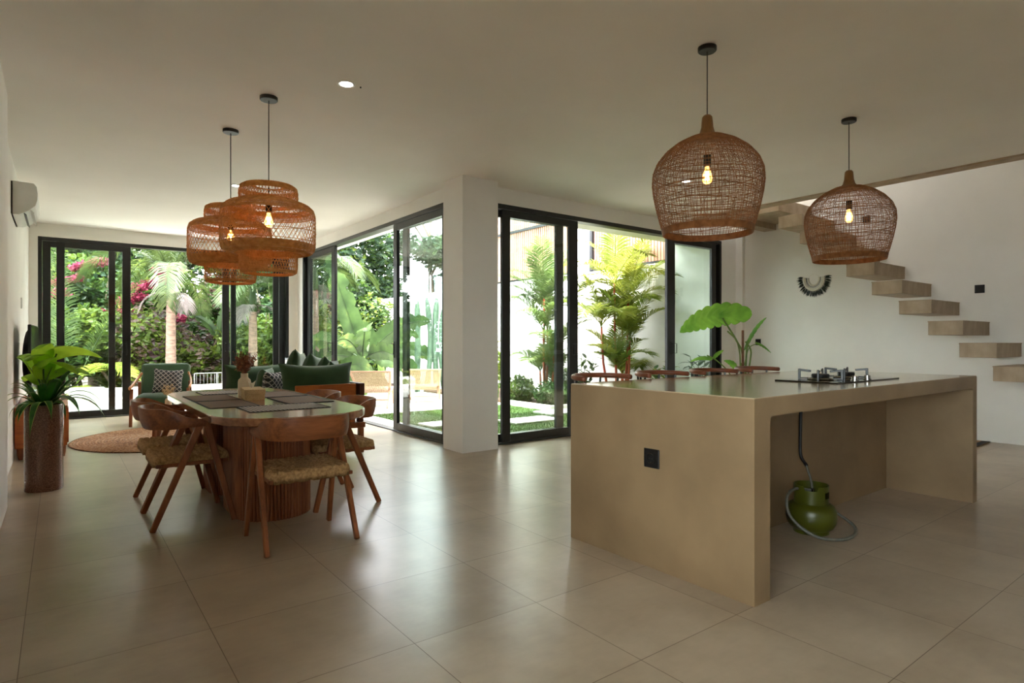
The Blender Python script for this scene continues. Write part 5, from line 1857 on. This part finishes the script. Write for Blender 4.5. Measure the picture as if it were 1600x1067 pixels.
# ---------------------------------------------------------------- background shrubs and trees
def shrub(x, y, w_, h, label, m, seed, n, size=0.17, flowers=None, m2=None, cat='shrub', name='garden_shrub', dep=0.9, group='garden shrubs behind the house'):
    t = thing(name, (x, y, -0.25), label, cat, group)
    rnd = random.Random(seed)
    blobs = []
    k = max(4, int(w_ * h * 1.4))
    for i in range(k):
        bx_ = rnd.uniform(-w_ / 2, w_ / 2)
        bz = rnd.uniform(0.15, 0.85) * h
        s_ = rnd.uniform(0.45, 0.8)
        blobs.append((bx_, rnd.uniform(-dep, dep) * 0.6, bz, s_ * 1.1, s_, s_ * 0.9))
    leaf_cloud(blobs, n, size, seed, shell=0.35).build('foliage', M[m], t)
    if m2:
        leaf_cloud([(b[0], b[1] - 0.08, b[2], b[3] * 1.06, b[4] * 1.1, b[5] * 1.06) for b in blobs[::2]], n // 4, size * 0.9, seed + 5, shell=0.9).build('second_foliage', M[m2], t)
    if flowers:
        leaf_cloud(flowers, int(130 * len(flowers)), 0.075, seed + 9, shell=0.15, aspect=0.9).build('flowers', M['lf_pink'], t)
    mb = MB()
    for i in range(7):
        a = rnd.uniform(-0.5, 0.5)
        mb.tube([(a * w_ * 0.4, 0, 0), (a * w_ * 0.7, 0.1, h * 0.4), (a * w_ + rnd.uniform(-.2, .2), 0, h * 0.85)], [0.05, 0.035, 0.012], 6)
    mb.build('branches', M['bark'], t)
    return t
shrub(-0.9, 18.2, 3.2, 3.2, 'dark evergreen shrub behind the leftmost glass of the back doors', 'lf_dark', 51, 9880, 0.2)
shrub(0.9, 17.6, 3.0, 3.6, 'green shrub with bright pink bougainvillea blossoms behind the left glass door', 'lf_mid', 52, 10640, 0.17,
      [(-1.6 + 3.1 * ((i * 0.618) % 1), -1.0 - 0.2 * ((i * 0.37) % 1), 3.3 - 1.5 * ((i * 0.755) % 1), 0.12 + 0.1 * ((i * 0.29) % 1), 0.12, 0.07 + 0.06 * ((i * 0.47) % 1)) for i in range(30)], m2='lf_lime')
shrub(3.0, 17.4, 2.8, 3.4, 'shrub with purplish-green leaves right of the bougainvillea', 'lf_mid', 53, 10640, 0.15, m2='lf_purple')
shrub(1.9, 16.3, 3.4, 2.0, 'bright green leafy shrub just behind the railing', 'lf_lime', 54, 9880, 0.15, m2='lf_purple')
shrub(-0.6, 16.4, 2.6, 1.7, 'dense mid-green shrub low behind the left glass door', 'lf_mid', 55, 7220, 0.15)
shrub(4.6, 16.6, 2.6, 2.6, 'yellow-green shrub behind the palm at the right glass of the back doors', 'lf_lime', 56, 8550, 0.15)
shrub(5.8, 18.2, 3.0, 3.8, 'tall dark shrub behind the room corner, left of the bananas', 'lf_dark', 57, 9880, 0.18, m2='lf_mid')
shrub(6.8, 17.6, 2.0, 2.6, 'mid-green shrub directly behind the banana plants', 'lf_mid', 58, 8550, 0.16, m2='lf_lime')
shrub(-3.2, 19.0, 3.0, 3.0, 'dark shrub at the far left edge of the garden', 'lf_dark', 59, 4940, 0.2)

shrub(-0.6, 20.0, 4.2, 5.4, 'tall dense dark hedge shrub behind the bougainvillea, left part', 'lf_dark', 71, 9000, 0.26, m2='lf_mid')
shrub(2.6, 19.8, 4.0, 5.6, 'tall dense hedge shrub rising above the purplish shrub', 'lf_mid', 72, 10000, 0.24, m2='lf_blue')
shrub(6.4, 20.2, 3.6, 5.0, 'tall hedge shrub behind the left of the banana plants', 'lf_blue', 73, 9000, 0.24, m2='lf_lime')
shrub(9.7, 22.5, 4.6, 4.2, 'tall hedge shrub at the garden end beyond the cacti', 'lf_mid', 74, 9000, 0.26, m2='lf_blue')

def tree(x, y, h, cw, label, m, seed, n, size=0.2, m2=None):
    rnd = random.Random(seed)
    t = thing('garden_tree', (x, y, -0.25), label, 'tree', 'tall trees at the end of the garden')
    mb = MB()
    mb.tube([(0, 0, 0), (0.1, 0, h * 0.35), (-0.05, 0, h * 0.62), (0.1, 0, h * 0.9)], [0.16, 0.12, 0.08, 0.03], 9)
    blobs = []
    for i in range(9):
        a = i * 2.4
        z = h * rnd.uniform(0.42, 0.95)
        q = cw * rnd.uniform(0.3, 0.75)
        tip = (math.cos(a) * q, math.sin(a) * q * 0.7, z)
        mb.tube([(0, 0, z - 0.7 - 0.1 * i), (tip[0] * 0.5, tip[1] * 0.5, z - 0.2), tip], [0.06, 0.04, 0.012], 6)
        s_ = rnd.uniform(0.6, 1.1)
        blobs.append((tip[0], tip[1], tip[2], s_ * 1.1, s_, s_ * 0.7))
    mb.build('trunk', M['bark'], t, True)
    leaf_cloud(blobs, n, size, seed, shell=0.2).build('crown', M[m], t)
    if m2:
        leaf_cloud(blobs[::2], n // 3, size, seed + 2, shell=0.8).build('light_foliage', M[m2], t)
    return t
tree(-2.6, 21.5, 7.6, 2.6, 'tall dark tree rising behind the left side of the back doors', 'lf_dark', 61, 9880, 0.24, 'lf_blue')
tree(0.8, 22.0, 8.0, 2.8, 'tall pale green tree above the bougainvillea', 'lf_blue', 62, 11400, 0.22, 'lf_lime')
tree(4.6, 21.6, 8.0, 2.6, 'tall tree behind the purplish shrub and the palms', 'lf_mid', 63, 11400, 0.22, 'lf_blue')
tree(8.0, 21.0, 6.8, 2.6, 'loose branching tree above the banana plants', 'lf_mid', 64, 8740, 0.2, 'lf_blue')
tree(12.0, 21.5, 8.2, 2.8, 'loose branching tree above the column cacti', 'lf_blue', 65, 7980, 0.2, 'lf_mid')
tree(15.4, 19.5, 6.8, 2.4, 'tree beyond the white boundary wall, right of the cacti', 'lf_mid', 66, 7220, 0.2)

# big foreground frond plant outside the left door (areca palm)
ar = thing('areca_palm', (0.15, 15.5, -0.2), 'feathery palm with long arching fronds behind the left glass door', 'palm tree')
for i, (az, el, L, dr) in enumerate((toward(-1, 1.25, 3.2, 0, 0.9, 0.2)[:1] + (1.25, 3.2, 0.9), toward(0.8, 0, 0, 0, 0, 0.1)[:1] + (1.2, 3.1, 1.0), toward(0.2, 0, 0, 0, 0, -0.5)[:1] + (1.35, 3.3, 0.8), toward(-0.5, 0, 0, 0, 0, -0.5)[:1] + (1.0, 2.6, 1.3), toward(1, 0, 0, 0, 0, -0.4)[:1] + (0.8, 2.2, 1.8), toward(-1, 0, 0, 0, 0, -0.4)[:1] + (0.8, 2.2, 1.8), toward(0.6, 0, 0, 0, 0, -0.8)[:1] + (0.5, 1.8, 1.8), toward(-0.2, 0, 0, 0, 0, -0.9)[:1] + (0.6, 1.7, 2.0))):
    mb = MB()
    frond(mb, (0.06 * math.cos(i), 0.06 * math.sin(i), 0.25), az, el, L, dr, 52, 0.5, 0.014, 0.5, 0.016, 700 + i, vee=0.2, start=0.3)
    mb.build('frond', M['lf_palm_lime' if i > 3 else 'lf_palm'], ar)
